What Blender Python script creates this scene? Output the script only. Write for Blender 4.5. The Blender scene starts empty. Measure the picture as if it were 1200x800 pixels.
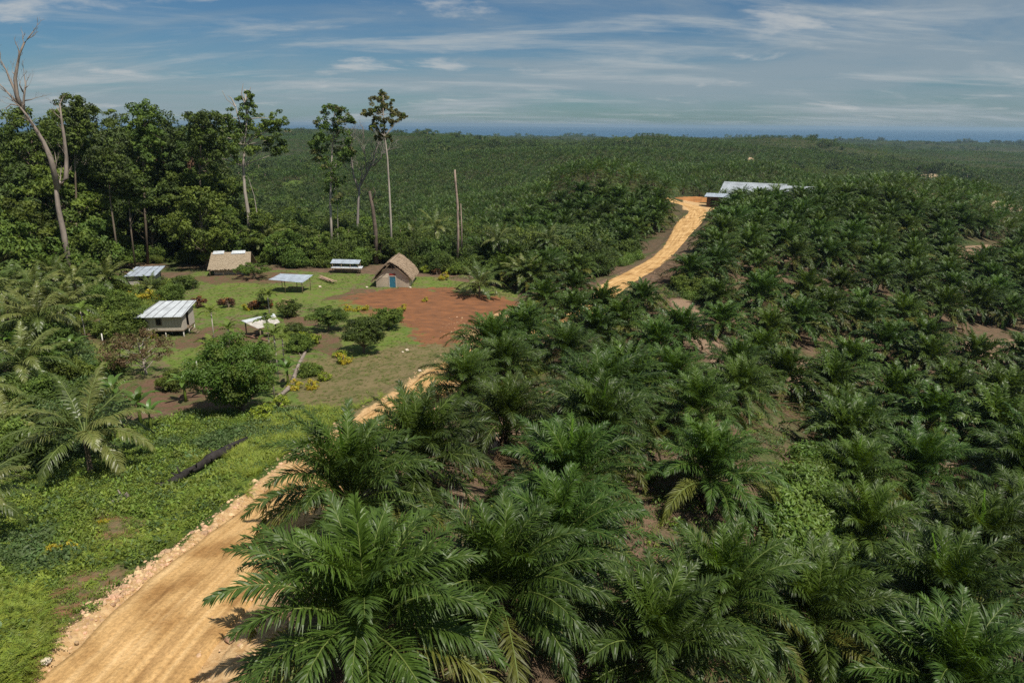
import bpy, math, random
import numpy as np
from mathutils import Vector

R = math.radians
C = bpy.context.scene.collection
SC = bpy.context.scene

# ------------------------------------------------------------------ camera, sky, sun, exposure
CAMZ = 30.0
PITCH = R(17.6)
ROLL = R(0.45)
F = 800.0            # focal length in pixels of the 1200 px wide photograph
cam_d = bpy.data.cameras.new('camera')
cam_d.lens = 24.0
cam_d.sensor_width = 36.0
cam_d.clip_start = 0.5
cam_d.clip_end = 80000
cam = bpy.data.objects.new('camera', cam_d)
C.objects.link(cam)
cam.location = (0, 0, CAMZ)
from mathutils import Matrix
CAMM = Matrix.Rotation(math.pi / 2 - PITCH, 3, 'X') @ Matrix.Rotation(ROLL, 3, 'Z')
cam.rotation_euler = CAMM.to_euler()
SC.camera = cam

SUN_EL, SUN_AZ = R(60), R(-46)        # direction towards the sun, az from +x
sun_dir = Vector((math.cos(SUN_EL) * math.cos(SUN_AZ), math.cos(SUN_EL) * math.sin(SUN_AZ), math.sin(SUN_EL)))
sd = bpy.data.lights.new('sun', 'SUN')
sd.energy = 4.8
sd.angle = R(0.5)
sd.color = (1.0, 0.94, 0.84)
so = bpy.data.objects.new('sun', sd)
C.objects.link(so)
so.rotation_euler = (-sun_dir).to_track_quat('-Z', 'Y').to_euler()

W = bpy.data.worlds.new('World')
SC.world = W
W.use_nodes = True
wn, wl = W.node_tree.nodes, W.node_tree.links
wn.clear()


def N(nodes, t, **kw):
    n = nodes.new(t)
    for k, v in kw.items():
        if k.startswith('i_'):
            n.inputs[int(k[2:])].default_value = v
        else:
            setattr(n, k, v)
    return n


def ramp(nodes, stops, interp='LINEAR'):
    r = nodes.new('ShaderNodeValToRGB')
    r.color_ramp.interpolation = interp
    e = r.color_ramp.elements
    while len(e) < len(stops):
        e.new(0.5)
    for i, (p, c) in enumerate(stops):
        e[i].position = p
        e[i].color = (*c, 1) if len(c) == 3 else c
    return r


sky = N(wn, 'ShaderNodeTexSky', sky_type='NISHITA', sun_disc=False)
sky.sun_elevation = SUN_EL
sky.sun_rotation = math.atan2(sun_dir.x, sun_dir.y)
sky.air_density = 1.0
sky.dust_density = 0.3
sky.ozone_density = 1.6
tc = N(wn, 'ShaderNodeTexCoord')
sep = N(wn, 'ShaderNodeSeparateXYZ')
wl.new(tc.outputs['Generated'], sep.inputs[0])
# clouds on a high flat layer: direction / elevation
ze = N(wn, 'ShaderNodeMath', operation='ADD', i_1=0.13)
wl.new(sep.outputs['Z'], ze.inputs[0])
zm = N(wn, 'ShaderNodeMath', operation='MAXIMUM', i_1=0.03)
wl.new(ze.outputs[0], zm.inputs[0])
dx = N(wn, 'ShaderNodeMath', operation='DIVIDE')
dy = N(wn, 'ShaderNodeMath', operation='DIVIDE')
wl.new(sep.outputs['X'], dx.inputs[0]); wl.new(zm.outputs[0], dx.inputs[1])
wl.new(sep.outputs['Y'], dy.inputs[0]); wl.new(zm.outputs[0], dy.inputs[1])
cmb = N(wn, 'ShaderNodeCombineXYZ')
wl.new(dx.outputs[0], cmb.inputs[0]); wl.new(dy.outputs[0], cmb.inputs[1])


def cloud_layer(scale, loc, rot, lo, hi, detail, rough, dist):
    mp = N(wn, 'ShaderNodeMapping')
    mp.inputs['Scale'].default_value = scale
    mp.inputs['Location'].default_value = loc
    mp.inputs['Rotation'].default_value = (0, 0, rot)
    wl.new(cmb.outputs[0], mp.inputs[0])
    nz = N(wn, 'ShaderNodeTexNoise')
    nz.inputs['Scale'].default_value = 1.0
    nz.inputs['Detail'].default_value = detail
    nz.inputs['Roughness'].default_value = rough
    nz.inputs['Distortion'].default_value = dist
    wl.new(mp.outputs[0], nz.inputs['Vector'])
    rp = ramp(wn, [(lo, (0, 0, 0)), (hi, (1, 1, 1))], 'EASE')
    wl.new(nz.outputs['Fac'], rp.inputs[0])
    return rp


veil = cloud_layer((0.30, 0.55, 1), (3.3, 1.7, 0), R(8), 0.36, 0.62, 9, 0.62, 0.6)
wisps = cloud_layer((0.55, 1.5, 1), (8.1, 5.2, 0), R(-10), 0.47, 0.70, 12, 0.64, 0.5)
puffs = cloud_layer((1.1, 1.3, 1), (1.3, 9.4, 0), R(4), 0.56, 0.70, 12, 0.60, 0.3)
tint = N(wn, 'ShaderNodeMix', data_type='RGBA', blend_type='MULTIPLY')
tint.inputs[0].default_value = 1.0
tint.inputs[7].default_value = (0.37, 0.585, 0.77, 1)
wl.new(sky.outputs[0], tint.inputs[6])


def over(prev, fac_node, fac_scale, col):
    s = N(wn, 'ShaderNodeMath', operation='MULTIPLY', i_1=fac_scale)
    wl.new(fac_node.outputs[0], s.inputs[0])
    m = N(wn, 'ShaderNodeMix', data_type='RGBA')
    wl.new(s.outputs[0], m.inputs[0])
    wl.new(prev.outputs[2], m.inputs[6])
    m.inputs[7].default_value = (*col, 1)
    return m


m1 = over(tint, veil, 0.74, (3.9, 4.75, 5.35))
m2 = over(m1, wisps, 0.8, (5.6, 6.2, 6.5))
m3 = over(m2, puffs, 0.7, (7.0, 7.2, 7.2))
bg = N(wn, 'ShaderNodeBackground')
bg.inputs['Strength'].default_value = 0.068
wl.new(m3.outputs[2], bg.inputs[0])
wo = N(wn, 'ShaderNodeOutputWorld')
wl.new(bg.outputs[0], wo.inputs[0])

vs = SC.view_settings
vs.view_transform = 'Standard'
vs.look = 'None'
vs.gamma = 1
vs.exposure = 0.15
vs.use_curve_mapping = False
cy = SC.cycles
cy.max_bounces = 5
cy.diffuse_bounces = 2
cy.glossy_bounces = 1
cy.transmission_bounces = 2
cy.transparent_max_bounces = 4
cy.volume_bounces = 0
cy.use_denoising = False
cy.sample_clamp_indirect = 4

rnd = random.Random(11)


# ------------------------------------------------------------------ terrain
def ray(px, py):
    v = CAMM @ Vector(((px - 600) / F, -(py - 400) / F, -1.0))
    return v


PALM_D = 8.4
cp = []              # (azimuth, distance, height z)


def ctl(px, py, h):
    v = ray(px, py)
    t = h / -v.z
    x, y = v.x * t, v.y * t
    cp.append((math.atan2(x, y), math.hypot(x, y), CAMZ - h))


def ctl_xy(px, d, z):
    v = ray(px, 300)
    cp.append((math.atan2(v.x, v.y), d, z))


PALMS = [  # crown heart pixel, crown width in pixels (of the photograph)
    (430, 738, 300), (476, 815, 270), (250, 822, 260), (490, 540, 190), (412, 585, 215), (588, 695, 250),
    (665, 565, 190), (702, 512, 160), (832, 560, 165), (843, 705, 200), (697, 815, 250), (960, 735, 165),
    (1110, 732, 165), (1143, 658, 135), (1071, 566, 112), (1000, 562, 108), (1008, 628, 100), (1194, 568, 115),
    (1158, 508, 95), (891, 557, 150), (861, 628, 160), (996, 800, 200), (1110, 815, 190), (880, 800, 215), (1195, 735, 150),
    (790, 640, 185), (760, 580, 170), (545, 620, 215), (735, 700, 215), (655, 640, 205), (590, 800, 260), (770, 770, 220), (350, 815, 270),
    (545, 448, 110), (590, 433, 105), (620, 386, 78), (705, 363, 70), (752, 352, 62), (718, 435, 100), (662, 412, 92), (787, 443, 100),
    (847, 378, 68), (810, 322, 62), (847, 305, 50), (820, 482, 115), (866, 462, 100), (660, 490, 135), (745, 475, 120), (590, 500, 145),
    (887, 312, 50), (932, 307, 50), (970, 305, 50), (900, 337, 55), (942, 347, 57), (985, 340, 55), (1027, 332, 52), (965, 372, 62),
    (1012, 378, 60), (900, 387, 66), (935, 382, 64), (890, 417, 76), (768, 404, 80), (992, 430, 72), (1037, 412, 66), (860, 432, 82),
    (1084, 428, 66), (1055, 375, 56), (1100, 368, 52), (1142, 362, 50), (1140, 424, 60), (1107, 462, 74), (1045, 474, 82), (1168, 470, 76),
    (1003, 512, 95), (970, 462, 84), (1088, 500, 90), (1071, 334, 48), (830, 284, 43), (935, 510, 110), (745, 395, 78), (698, 392, 84),
    (640, 352, 66), (672, 340, 62), (577, 418, 112), (560, 436, 110), (612, 398, 100), (632, 412, 96), (684, 388, 84), (728, 376, 74), (658, 366, 70), (745, 352, 60), (1050, 690, 150), (1185, 625, 118),
]
# ground heights: (px, py, metres below the camera)
for a in [
    # village terrace
    (460, 337, 28.8), (270, 320, 28.6), (200, 393, 28.0), (340, 343, 28.5), (300, 400, 27.6), (560, 347, 28.9), (120, 400, 28),
    (172, 336, 28.6), (400, 320, 28.7), (350, 300, 29), (230, 300, 29), (520, 310, 29.3), (600, 315, 30), (680, 310, 31),
    (430, 430, 27.2), (360, 470, 26), (260, 480, 25.6),
    # road from the lower left to the ridge
    (525, 437, 26.6), (478, 472, 24.8), (430, 507, 22.8), (332, 600, 19.4), (270, 655, 18.2), (205, 720, 17.4), (100, 800, 17.0), (560, 410, 27.8),
    (590, 385, 28.6), (650, 355, 29.3), (720, 325, 28.8), (780, 298, 27.8), (800, 272, 27.2), (815, 250, 26.6), (812, 240, 26.2), (890, 242, 26.5), (935, 236, 26),
    # left slope
    (60, 690, 18.8), (107, 555, 23.4), (20, 600, 22.5), (20, 480, 26), (180, 620, 20.5), (10, 760, 18), (20, 400, 28), (30, 320, 28.8), (230, 520, 23.7),
    (300, 540, 21.8), (150, 470, 26),
    # forest edge and floor
    (20, 270, 30), (150, 272, 30), (300, 275, 31), (10, 240, 34),
    # near ridge
    (450, 780, 17.6), (600, 780, 19), (480, 690, 18), (600, 690, 19.6), (700, 700, 21.5), (500, 590, 19.2), (600, 600, 20), (680, 600, 20.5),
    (560, 520, 22.4), (600, 470, 24.5), (680, 470, 24.5), (700, 540, 22), (760, 470, 25), (730, 420, 27), (680, 385, 28.8), (780, 400, 29),
    (760, 620, 22), (840, 590, 23), (850, 720, 23.5), (900, 590, 24), (950, 740, 26.5), (1000, 680, 29),
    (1050, 640, 31), (1180, 770, 29), (1120, 740, 30.5), (1150, 680, 33),
    # ridge top along the brown path, then the valley at the right
    (800, 360, 29), (845, 425, 28), (880, 480, 27), (940, 545, 27),
    (850, 385, 30.5), (930, 450, 33), (1000, 440, 35), (1000, 515, 34), (1070, 580, 33), (1190, 580, 34), (1100, 480, 36), (1180, 440, 38),
    (1140, 370, 37), (1050, 370, 35), (960, 370, 33), (900, 340, 31), (980, 310, 30), (920, 300, 28.5), (850, 310, 27.5), (870, 280, 26.5),
    (1050, 300, 31), (1150, 310, 33), (950, 262, 25), (1040, 250, 24), (1100, 232, 23), (1190, 270, 30), (1190, 235, 28), (1000, 225, 24),
    # hill left of the far road, valley behind the village
    (760, 280, 29.5), (720, 290, 31), (740, 240, 25), (690, 205, 20), (650, 215, 22), (760, 205, 22), (620, 250, 34), (560, 280, 40), (500, 270, 46),
    (400, 270, 46), (330, 260, 46), (640, 290, 33), (450, 235, 50), (560, 235, 42), (500, 205, 48), (340, 215, 52), (400, 200, 50),
]:
    ctl(*a)
# distant relief: (px, distance, z)
for a in [
    (460, 900, -8), (480, 1250, -2), (540, 1250, -4), (600, 1200, -9), (420, 1400, -3), (500, 1650, -6), (340, 1100, -24), (360, 2400, -6), (280, 2400, -4), (0, 1000, -14), (0, 2400, -20),
    (660, 700, -8), (640, 1500, -16), (700, 1300, -14), (760, 1100, -4), (600, 2200, -34), (720, 2400, -34), (820, 2000, -28),
    (700, 420, -4), (780, 330, -2), (800, 600, -2), (880, 500, 5), (870, 700, -8), (900, 330, -2), (960, 450, -6), (1040, 360, 0), (1000, 800, -16), (950, 1300, -18),
    (1100, 350, 0), (1180, 360, -8), (1100, 600, -16), (1190, 900, -26), (1050, 1500, -30), (1190, 1600, -36), (850, 1500, -14),
    (600, 3200, -40), (400, 3200, -36), (200, 3200, -36), (0, 3200, -36), (800, 3200, -40), (1000, 2800, -40), (1190, 2800, -42),
    (0, 4200, -45), (300, 4200, -45), (600, 4200, -45), (900, 4200, -45), (1200, 4200, -45),
    (0, 300, -8), (150, 400, -12), (0, 600, -12),
    (0, 14, 13), (300, 14, 13), (600, 14, 12.5), (900, 13, 10), (1200, 13, 7.5),
]:
    ctl_xy(*a)
cp = np.array(cp)
AZK = 2.0


def warp(az, d):
    return np.stack([az * AZK, np.log(np.maximum(d, 12.0))], -1)


P = warp(cp[:, 0], cp[:, 1])


def tps_k(r2):
    return 0.5 * r2 * np.log(r2 + 1e-9)


n = len(P)
K = tps_k(((P[:, None] - P[None]) ** 2).sum(-1)) + np.eye(n) * 0.0035
Q = np.concatenate([np.ones((n, 1)), P], 1)
A = np.block([[K, Q], [Q.T, np.zeros((3, 3))]])
sol = np.linalg.solve(A, np.concatenate([cp[:, 2], np.zeros(3)]))


def base_z(az, d):
    lim = 0.78
    azc = np.clip(az, -lim, lim)
    p = warp(azc, d)
    out = np.empty(len(p))
    for i in range(0, len(p), 20000):
        q = p[i:i + 20000]
        k = tps_k(((q[:, None] - P[None]) ** 2).sum(-1))
        out[i:i + 20000] = k @ sol[:n] + sol[n] + q @ sol[n + 1:]
    return out


# smooth value noise
_perm = np.random.RandomState(5).rand(256, 256)


def vnoise(x, y):
    xi, yi = np.floor(x).astype(int), np.floor(y).astype(int)
    fx, fy = x - xi, y - yi
    fx = fx * fx * (3 - 2 * fx); fy = fy * fy * (3 - 2 * fy)
    g = lambda a, b: _perm[a % 256, b % 256]
    return (g(xi, yi) * (1 - fx) + g(xi + 1, yi) * fx) * (1 - fy) + (g(xi, yi + 1) * (1 - fx) + g(xi + 1, yi + 1) * fx) * fy - 0.5


def fbm(x, y, o=4):
    s = 0; a = 1
    for i in range(o):
        s = s + a * vnoise(x + 17.3 * i, y + 9.1 * i)
        x, y, a = x * 2.03, y * 2.03, a * 0.5
    return s


ROAD = None       # filled below: dense polyline x, y


def road_dist(x, y):
    """distance to the road centre line (vectorised)"""
    out = np.full(len(x), 1e9)
    near = (np.hypot(x, y) < 420)
    if not near.any():
        return out
    X, Y = x[near], y[near]
    res = np.full(len(X), 1e9)
    for a, b in zip(ROAD[:-1], ROAD[1:]):
        ab = b - a
        t = np.clip(((X - a[0]) * ab[0] + (Y - a[1]) * ab[1]) / (ab @ ab), 0, 1)
        res = np.minimum(res, np.hypot(X - a[0] - t * ab[0], Y - a[1] - t * ab[1]))
    out[near] = res
    return out


def ground_raw(x, y):
    x = np.atleast_1d(np.asarray(x, float)); y = np.atleast_1d(np.asarray(y, float))
    az, d = np.arctan2(x, y), np.hypot(x, y)
    z = base_z(az, d)
    far = np.clip((d - 230) / 450, 0, 1)
    z = z + far * (22 * fbm(x / 240, y / 240, 4) + 20 * np.clip((d - 400) / 900, 0, 1) * (0.5 - 2.2 * np.abs(vnoise(x / 620 + 5, y / 330)))) * np.clip((4300 - d) / 900, 0, 1)
    sea = np.clip((d - 3950) / 250, 0, 1)
    z = z * (1 - sea) + sea * -52.0
    return z


def ground_z(x, y):
    x = np.atleast_1d(np.asarray(x, float)); y = np.atleast_1d(np.asarray(y, float))
    z = ground_raw(x, y)
    d = np.hypot(x, y)
    bump = 0.30 * fbm(x / 5.0, y / 5.0, 4) + 0.10 * fbm(x / 1.1, y / 1.1, 3)
    if ROAD is not None:
        rd = road_dist(x, y)
        bump = bump * np.clip((rd - 3.0) / 2.0, 0.0, 1)
        # a bank of graded spoil beside the road and a slightly sunken bed
        z = z + 0.28 * np.exp(-((rd - 3.55) / 0.55) ** 2) * (0.75 + 0.8 * vnoise(x * 0.9, y * 0.9)) - 0.12 * (rd < 2.9)
    return z + bump * np.clip(1.6 - d / 300, 0, 1)


def hit(px, py, up=0.0, zf=None):
    """world point where the pixel's ray meets the ground raised by up"""
    v = ray(px, py)
    L = math.hypot(v.x, v.y)
    vx, vy, vz = v.x / L, v.y / L, v.z / L
    ds = np.geomspace(8, 6000, 900)
    g = (zf or ground_raw)(vx * ds, vy * ds) + up
    zz = CAMZ + vz * ds
    s = np.where(zz < g)[0]
    if len(s) == 0:
        return Vector((vx * 6000, vy * 6000, -50))
    i = max(1, s[0])
    d0, d1 = ds[i - 1], ds[i]
    for _ in range(14):
        m = (d0 + d1) / 2
        if CAMZ + vz * m < (zf or ground_raw)(vx * m, vy * m)[0] + up:
            d1 = m
        else:
            d0 = m
    return Vector((vx * d1, vy * d1, CAMZ + vz * d1))


def catmull(pts, per=10):
    pts = [np.array(p[:2], float) for p in pts]
    pts = [2 * pts[0] - pts[1]] + pts + [2 * pts[-1] - pts[-2]]
    out = []
    for i in range(1, len(pts) - 2):
        a, b, c, d = pts[i - 1:i + 3]
        for t in np.linspace(0, 1, per, endpoint=False):
            out.append(0.5 * ((2 * b) + (c - a) * t + (2 * a - 5 * b + 4 * c - d) * t * t + (3 * b - a - 3 * c + d) * t ** 3))
    out.append(pts[-2])
    return np.array(out)


road_px = [(205, 720), (262, 664), (345, 588), (432, 507), (480, 472), (528, 437), (562, 414), (603, 396), (650, 384), (690, 363), (718, 336), (775, 303), (800, 277), (815, 256), (815, 244)]
rp = [hit(*p) for p in road_px]
d0 = rp[0] - rp[1]; d0.normalize()
rp = [rp[0] + d0 * 34, rp[0] + d0 * 16] + rp
last = rp[-1]
rp += [last + Vector((-5, 12, 0)), last + Vector((-9, 22, 0))]
ROAD = catmull(rp, 12)

# pixel polygons -> world polygons
def poly(pts):
    return np.array([hit(*p)[:2] for p in pts])


def gaps(x, y):
    return (fbm(x / 75 + 50, y / 75, 3) > 0.60) & (np.hypot(x, y) > 300)


def soft_in(pg, x, y, edge):
    """1 inside, 0 outside, soft over +-edge metres"""
    inside = np.zeros(len(x), bool)
    dist = np.full(len(x), 1e9)
    m = len(pg)
    for i in range(m):
        a, b = pg[i], pg[(i + 1) % m]
        cond = ((a[1] > y) != (b[1] > y))
        with np.errstate(divide='ignore', invalid='ignore'):
            xi = (b[0] - a[0]) * (y - a[1]) / (b[1] - a[1] + 1e-12) + a[0]
        inside ^= cond & (x < xi)
        ab = b - a
        t = np.clip(((x - a[0]) * ab[0] + (y - a[1]) * ab[1]) / (ab @ ab + 1e-9), 0, 1)
        dist = np.minimum(dist, np.hypot(x - a[0] - t * ab[0], y - a[1] - t * ab[1]))
    s = np.where(inside, dist, -dist)
    return np.clip(s / (2 * edge) + 0.5, 0, 1)


PG = {
    'village': [poly([(100, 395), (140, 345), (190, 330), (235, 318), (330, 316), (440, 322), (520, 326), (606, 345), (592, 378), (555, 412), (505, 446), (425, 500), (380, 480), (300, 486), (230, 480), (150, 480), (90, 440)])],
    'lawn': [poly([(196, 412), (246, 404), (240, 436), (196, 438)]), poly([(226, 345), (262, 332), (345, 334), (410, 340), (350, 358), (300, 368), (235, 372), (225, 360)]),
             poly([(104, 402), (158, 400), (152, 420), (106, 424)]), poly([(360, 322), (432, 324), (415, 336), (370, 338)]), poly([(470, 326), (500, 324), (600, 338), (610, 350), (560, 340), (480, 336)]), poly([(400, 380), (470, 372), (480, 400), (400, 425)]), poly([(370, 352), (430, 350), (440, 372), (380, 380)])],
    'red': [poly([(425, 346), (450, 339), (500, 337), (560, 343), (604, 352), (592, 372), (556, 386), (528, 406), (498, 404), (478, 386), (440, 370), (400, 352)])],
    'mulch': [poly([(300, 345), (350, 340), (395, 340), (440, 338), (450, 352), (430, 364), (395, 352), (320, 352)]), poly([(222, 326), (262, 320), (330, 318), (372, 324), (330, 331), (250, 334)]), poly([(204, 398), (246, 382), (300, 380), (332, 388), (300, 402), (256, 402), (205, 410)]), poly([(140, 452), (205, 436), (255, 440), (300, 462), (285, 486), (200, 484), (130, 470)]),
              poly([(362, 390), (420, 395), (432, 416), (400, 424), (366, 408)]), poly([(90, 392), (135, 372), (175, 385), (165, 398), (110, 402)]), poly([(330, 372), (375, 372), (372, 382), (335, 382)])],
    'khaki': [poly([(360, 425), (430, 408), (500, 402), (556, 405), (502, 444), (424, 502), (385, 482), (345, 466)])],
    'weeds': [poly([(235, 482), (385, 482), (428, 502), (362, 548), (150, 690), (-60, 860), (-200, 560), (60, 540), (150, 500)])],
    'bare': [poly([(30, 730), (70, 680), (150, 655), (165, 668), (110, 720), (40, 775)]), poly([(120, 600), (180, 610), (160, 640), (110, 640)]), ],
    'path': [poly([(786, 352), (808, 352), (836, 385), (864, 432), (846, 446), (820, 410), (790, 372)]), poly([(925, 530), (945, 535), (975, 560), (1010, 582), (1040, 610), (1075, 640), (1060, 655), (1020, 622), (970, 580), (930, 545)]),
             poly([(1120, 720), (1160, 735), (1210, 765), (1210, 790), (1150, 760), (1110, 735)]), poly([(905, 430), (950, 420), (975, 428), (950, 450), (915, 460)]), poly([(570, 490), (618, 488), (612, 535), (575, 530)]), poly([(1120, 400), (1190, 398), (1190, 425), (1130, 425)]), poly([(1085, 545), (1125, 540), (1120, 560), (1090, 565)]),
             poly([(530, 575), (552, 570), (560, 595), (535, 598)]), poly([(1120, 290), (1160, 286), (1165, 305), (1130, 308)])],
    'gravel': [poly([(540, 402), (562, 376), (590, 364), (612, 372), (598, 392), (560, 418)]), poly([(800, 232), (838, 231), (842, 243), (826, 250), (800, 246)]), poly([(272, 700), (300, 690), (330, 720), (330, 800), (260, 800), (240, 760)])],
    'far_bare': [poly([(872, 190), (878, 184), (884, 186), (884, 193), (874, 194)]), poly([(766, 191), (786, 190.5), (786, 192.5), (766, 193)]), poly([(495, 188), (514, 184), (516, 186), (500, 190)]), poly([(720, 166), (738, 162), (742, 166), (722, 170)]), poly([(1060, 220), (1090, 218), (1096, 228), (1070, 228)]),
                 poly([(1012, 255), (1032, 254), (1034, 262), (1014, 264)]), poly([(333, 152), (342, 151), (342, 154), (333, 155)]), poly([(760, 178), (785, 176), (788, 180), (762, 181)]), poly([(535, 258), (550, 262), (545, 270), (532, 268)]), poly([(1075, 205), (1100, 204), (1098, 210), (1078, 212)]), poly([(1160, 240), (1200, 238), (1200, 248), (1165, 250)])],
    'far_green': [poly([(325, 216), (345, 211), (362, 213), (340, 219)]), poly([(365, 236), (430, 225), (450, 240), (380, 246)]), poly([(700, 300), (735, 296), (742, 310), (700, 314)]), poly([(795, 330), (830, 335), (838, 355), (800, 352)]), poly([(1165, 240), (1220, 238), (1220, 246), (1170, 248)])],
    'creeper': [poly([(935, 540), (962, 556), (990, 596), (1018, 640), (1055, 690), (1075, 740), (1060, 800), (1000, 800), (980, 745), (935, 705), (900, 660), (905, 600), (925, 570)])],
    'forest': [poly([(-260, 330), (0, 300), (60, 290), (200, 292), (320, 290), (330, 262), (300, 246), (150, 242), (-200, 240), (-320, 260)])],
}


def mask(name, x, y, edge=0.5):
    m = np.zeros(len(x))
    for pg in PG[name]:
        m = np.maximum(m, soft_in(pg, x, y, edge))
    return m


# ------------------------------------------------------------------ materials
MATS = {}


def mat(name, col, rough=0.6, spec=0.5, var=0.0, scale=5.0, bump=0.0, trans=0.0, objvar=0.0, col2=None, stretch=(1, 1, 1), metallic=0.0, detail=5, coord='Object'):
    if name in MATS:
        return MATS[name]
    m = bpy.data.materials.new(name)
    m.use_nodes = True
    nt = m.node_tree
    b = nt.nodes['Principled BSDF']
    b.inputs['Roughness'].default_value = rough
    b.inputs['Specular IOR Level'].default_value = spec
    b.inputs['Metallic'].default_value = metallic
    b.inputs['Base Color'].default_value = (*col, 1)
    src = None
    tcn = N(nt.nodes, 'ShaderNodeTexCoord')
    mp = N(nt.nodes, 'ShaderNodeMapping')
    mp.inputs['Scale'].default_value = stretch
    nt.links.new(tcn.outputs[coord], mp.inputs[0])
    nz = N(nt.nodes, 'ShaderNodeTexNoise')
    nz.inputs['Scale'].default_value = scale
    nz.inputs['Detail'].default_value = detail
    nz.inputs['Roughness'].default_value = 0.65
    nt.links.new(mp.outputs[0], nz.inputs['Vector'])
    if var > 0 or col2:
        c2 = col2 or tuple(c * (1 - var) for c in col)
        c1 = col if col2 else tuple(min(1, c * (1 + var)) for c in col)
        rp_ = ramp(nt.nodes, [(0.32, c1), (0.68, c2)])
        nt.links.new(nz.outputs['Fac'], rp_.inputs[0])
        src = rp_.outputs[0]
    if objvar > 0:
        oi = N(nt.nodes, 'ShaderNodeObjectInfo')
        hs = N(nt.nodes, 'ShaderNodeHueSaturation')
        mr = N(nt.nodes, 'ShaderNodeMapRange')
        mr.inputs['To Min'].default_value = 1 - objvar
        mr.inputs['To Max'].default_value = 1 + objvar
        nt.links.new(oi.outputs['Random'], mr.inputs['Value'])
        nt.links.new(mr.outputs[0], hs.inputs['Value'])
        mr2 = N(nt.nodes, 'ShaderNodeMapRange')
        mr2.inputs['To Min'].default_value = 0.5 - objvar * 0.10
        mr2.inputs['To Max'].default_value = 0.5 + objvar * 0.01
        mm = N(nt.nodes, 'ShaderNodeMath', operation='FRACT')
        mk = N(nt.nodes, 'ShaderNodeMath', operation='MULTIPLY', i_1=7.31)
        nt.links.new(oi.outputs['Random'], mk.inputs[0])
        nt.links.new(mk.outputs[0], mm.inputs[0])
        nt.links.new(mm.outputs[0], mr2.inputs['Value'])
        nt.links.new(mr2.outputs[0], hs.inputs['Hue'])
        if src:
            nt.links.new(src, hs.inputs['Color'])
        else:
            hs.inputs['Color'].default_value = (*col, 1)
        src = hs.outputs[0]
    if src:
        nt.links.new(src, b.inputs['Base Color'])
    if bump > 0:
        bp = N(nt.nodes, 'ShaderNodeBump')
        bp.inputs['Strength'].default_value = bump
        bp.inputs['Distance'].default_value = 0.05
        nt.links.new(nz.outputs['Fac'], bp.inputs['Height'])
        nt.links.new(bp.outputs[0], b.inputs['Normal'])
    if trans > 0:
        tr = N(nt.nodes, 'ShaderNodeBsdfTranslucent')
        hs2 = N(nt.nodes, 'ShaderNodeHueSaturation')
        hs2.inputs['Value'].default_value = 1.5
        hs2.inputs['Saturation'].default_value = 1.1
        hs2.inputs['Hue'].default_value = 0.485
        if src:
            nt.links.new(src, hs2.inputs['Color'])
        else:
            hs2.inputs['Color'].default_value = (*col, 1)
        nt.links.new(hs2.outputs[0], tr.inputs['Color'])
        mx = N(nt.nodes, 'ShaderNodeMixShader', i_0=trans)
        nt.links.new(b.outputs[0], mx.inputs[1])
        nt.links.new(tr.outputs[0], mx.inputs[2])
        nt.links.new(mx.outputs[0], nt.nodes['Material Output'].inputs[0])
    MATS[name] = m
    return m


oil_leaf = mat('oil_palm_leaf', (0.047, 0.092, 0.015), 0.45, 0.34, var=0.35, scale=1.5, trans=0.24, objvar=0.30)
oil_young = mat('oil_palm_young_leaf', (0.070, 0.130, 0.018), 0.45, 0.34, var=0.2, scale=1.5, trans=0.25, objvar=0.2)
oil_old = mat('oil_palm_old_leaf', (0.095, 0.110, 0.020), 0.5, 0.3, var=0.3, scale=1.5, trans=0.2, objvar=0.3)
oil_dead = mat('dead_frond', (0.13, 0.085, 0.045), 0.8, 0.2, var=0.35, scale=2, trans=0.1)
oil_spear = mat('spear_leaf_green', (0.16, 0.30, 0.03), 0.45, 0.5, var=0.15, trans=0.35)
rachis_m = mat('frond_rachis', (0.13, 0.17, 0.04), 0.5, 0.4, var=0.2)
palm_trunk = mat('oil_palm_trunk', (0.06, 0.045, 0.028), 0.9, 0.1, var=0.5, scale=6, bump=0.8)
coco_leaf = mat('coconut_leaf', (0.080, 0.125, 0.026), 0.4, 0.5, var=0.3, scale=1.2, trans=0.25, objvar=0.2)
coco_pale = mat('coconut_pale_leaf', (0.16, 0.19, 0.05), 0.4, 0.5, var=0.3, scale=1.2, trans=0.25, objvar=0.2)
coco_trunk = mat('coconut_trunk', (0.15, 0.115, 0.08), 0.9, 0.1, var=0.35, scale=5, bump=0.6, stretch=(1, 1, 5))
leafA = mat('broad_leaf_green', (0.070, 0.118, 0.018), 0.6, 0.3, var=0.4, scale=0.35, trans=0.2, objvar=0.25)
leafM = mat('mango_leaf', (0.080, 0.145, 0.018), 0.5, 0.35, var=0.3, scale=1.0, trans=0.2)
leafB = mat('broad_leaf_yellow_green', (0.110, 0.165, 0.024), 0.6, 0.3, var=0.4, scale=0.4, trans=0.22, objvar=0.22)
leafC = mat('broad_leaf_dark', (0.048, 0.080, 0.018), 0.6, 0.3, var=0.4, scale=0.4, trans=0.18, objvar=0.25)
leafO = mat('olive_leaf', (0.105, 0.110, 0.032), 0.6, 0.3, var=0.4, scale=0.5, trans=0.2, objvar=0.2)
leafBr = mat('bronze_leaf', (0.13, 0.085, 0.04), 0.6, 0.3, var=0.5, scale=1.5, trans=0.2)
bark = mat('bark', (0.17, 0.135, 0.10), 0.9, 0.1, var=0.35, scale=1.6, bump=0.6, stretch=(1, 1, 0.3))
bark_pale = mat('pale_bark', (0.38, 0.33, 0.28), 0.85, 0.1, var=0.3, scale=1.5, bump=0.5, stretch=(1, 1, 0.3))
bark_red = mat('reddish_bark', (0.20, 0.12, 0.08), 0.9, 0.1, var=0.35, scale=1.5, bump=0.5, stretch=(1, 1, 0.3))
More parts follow.
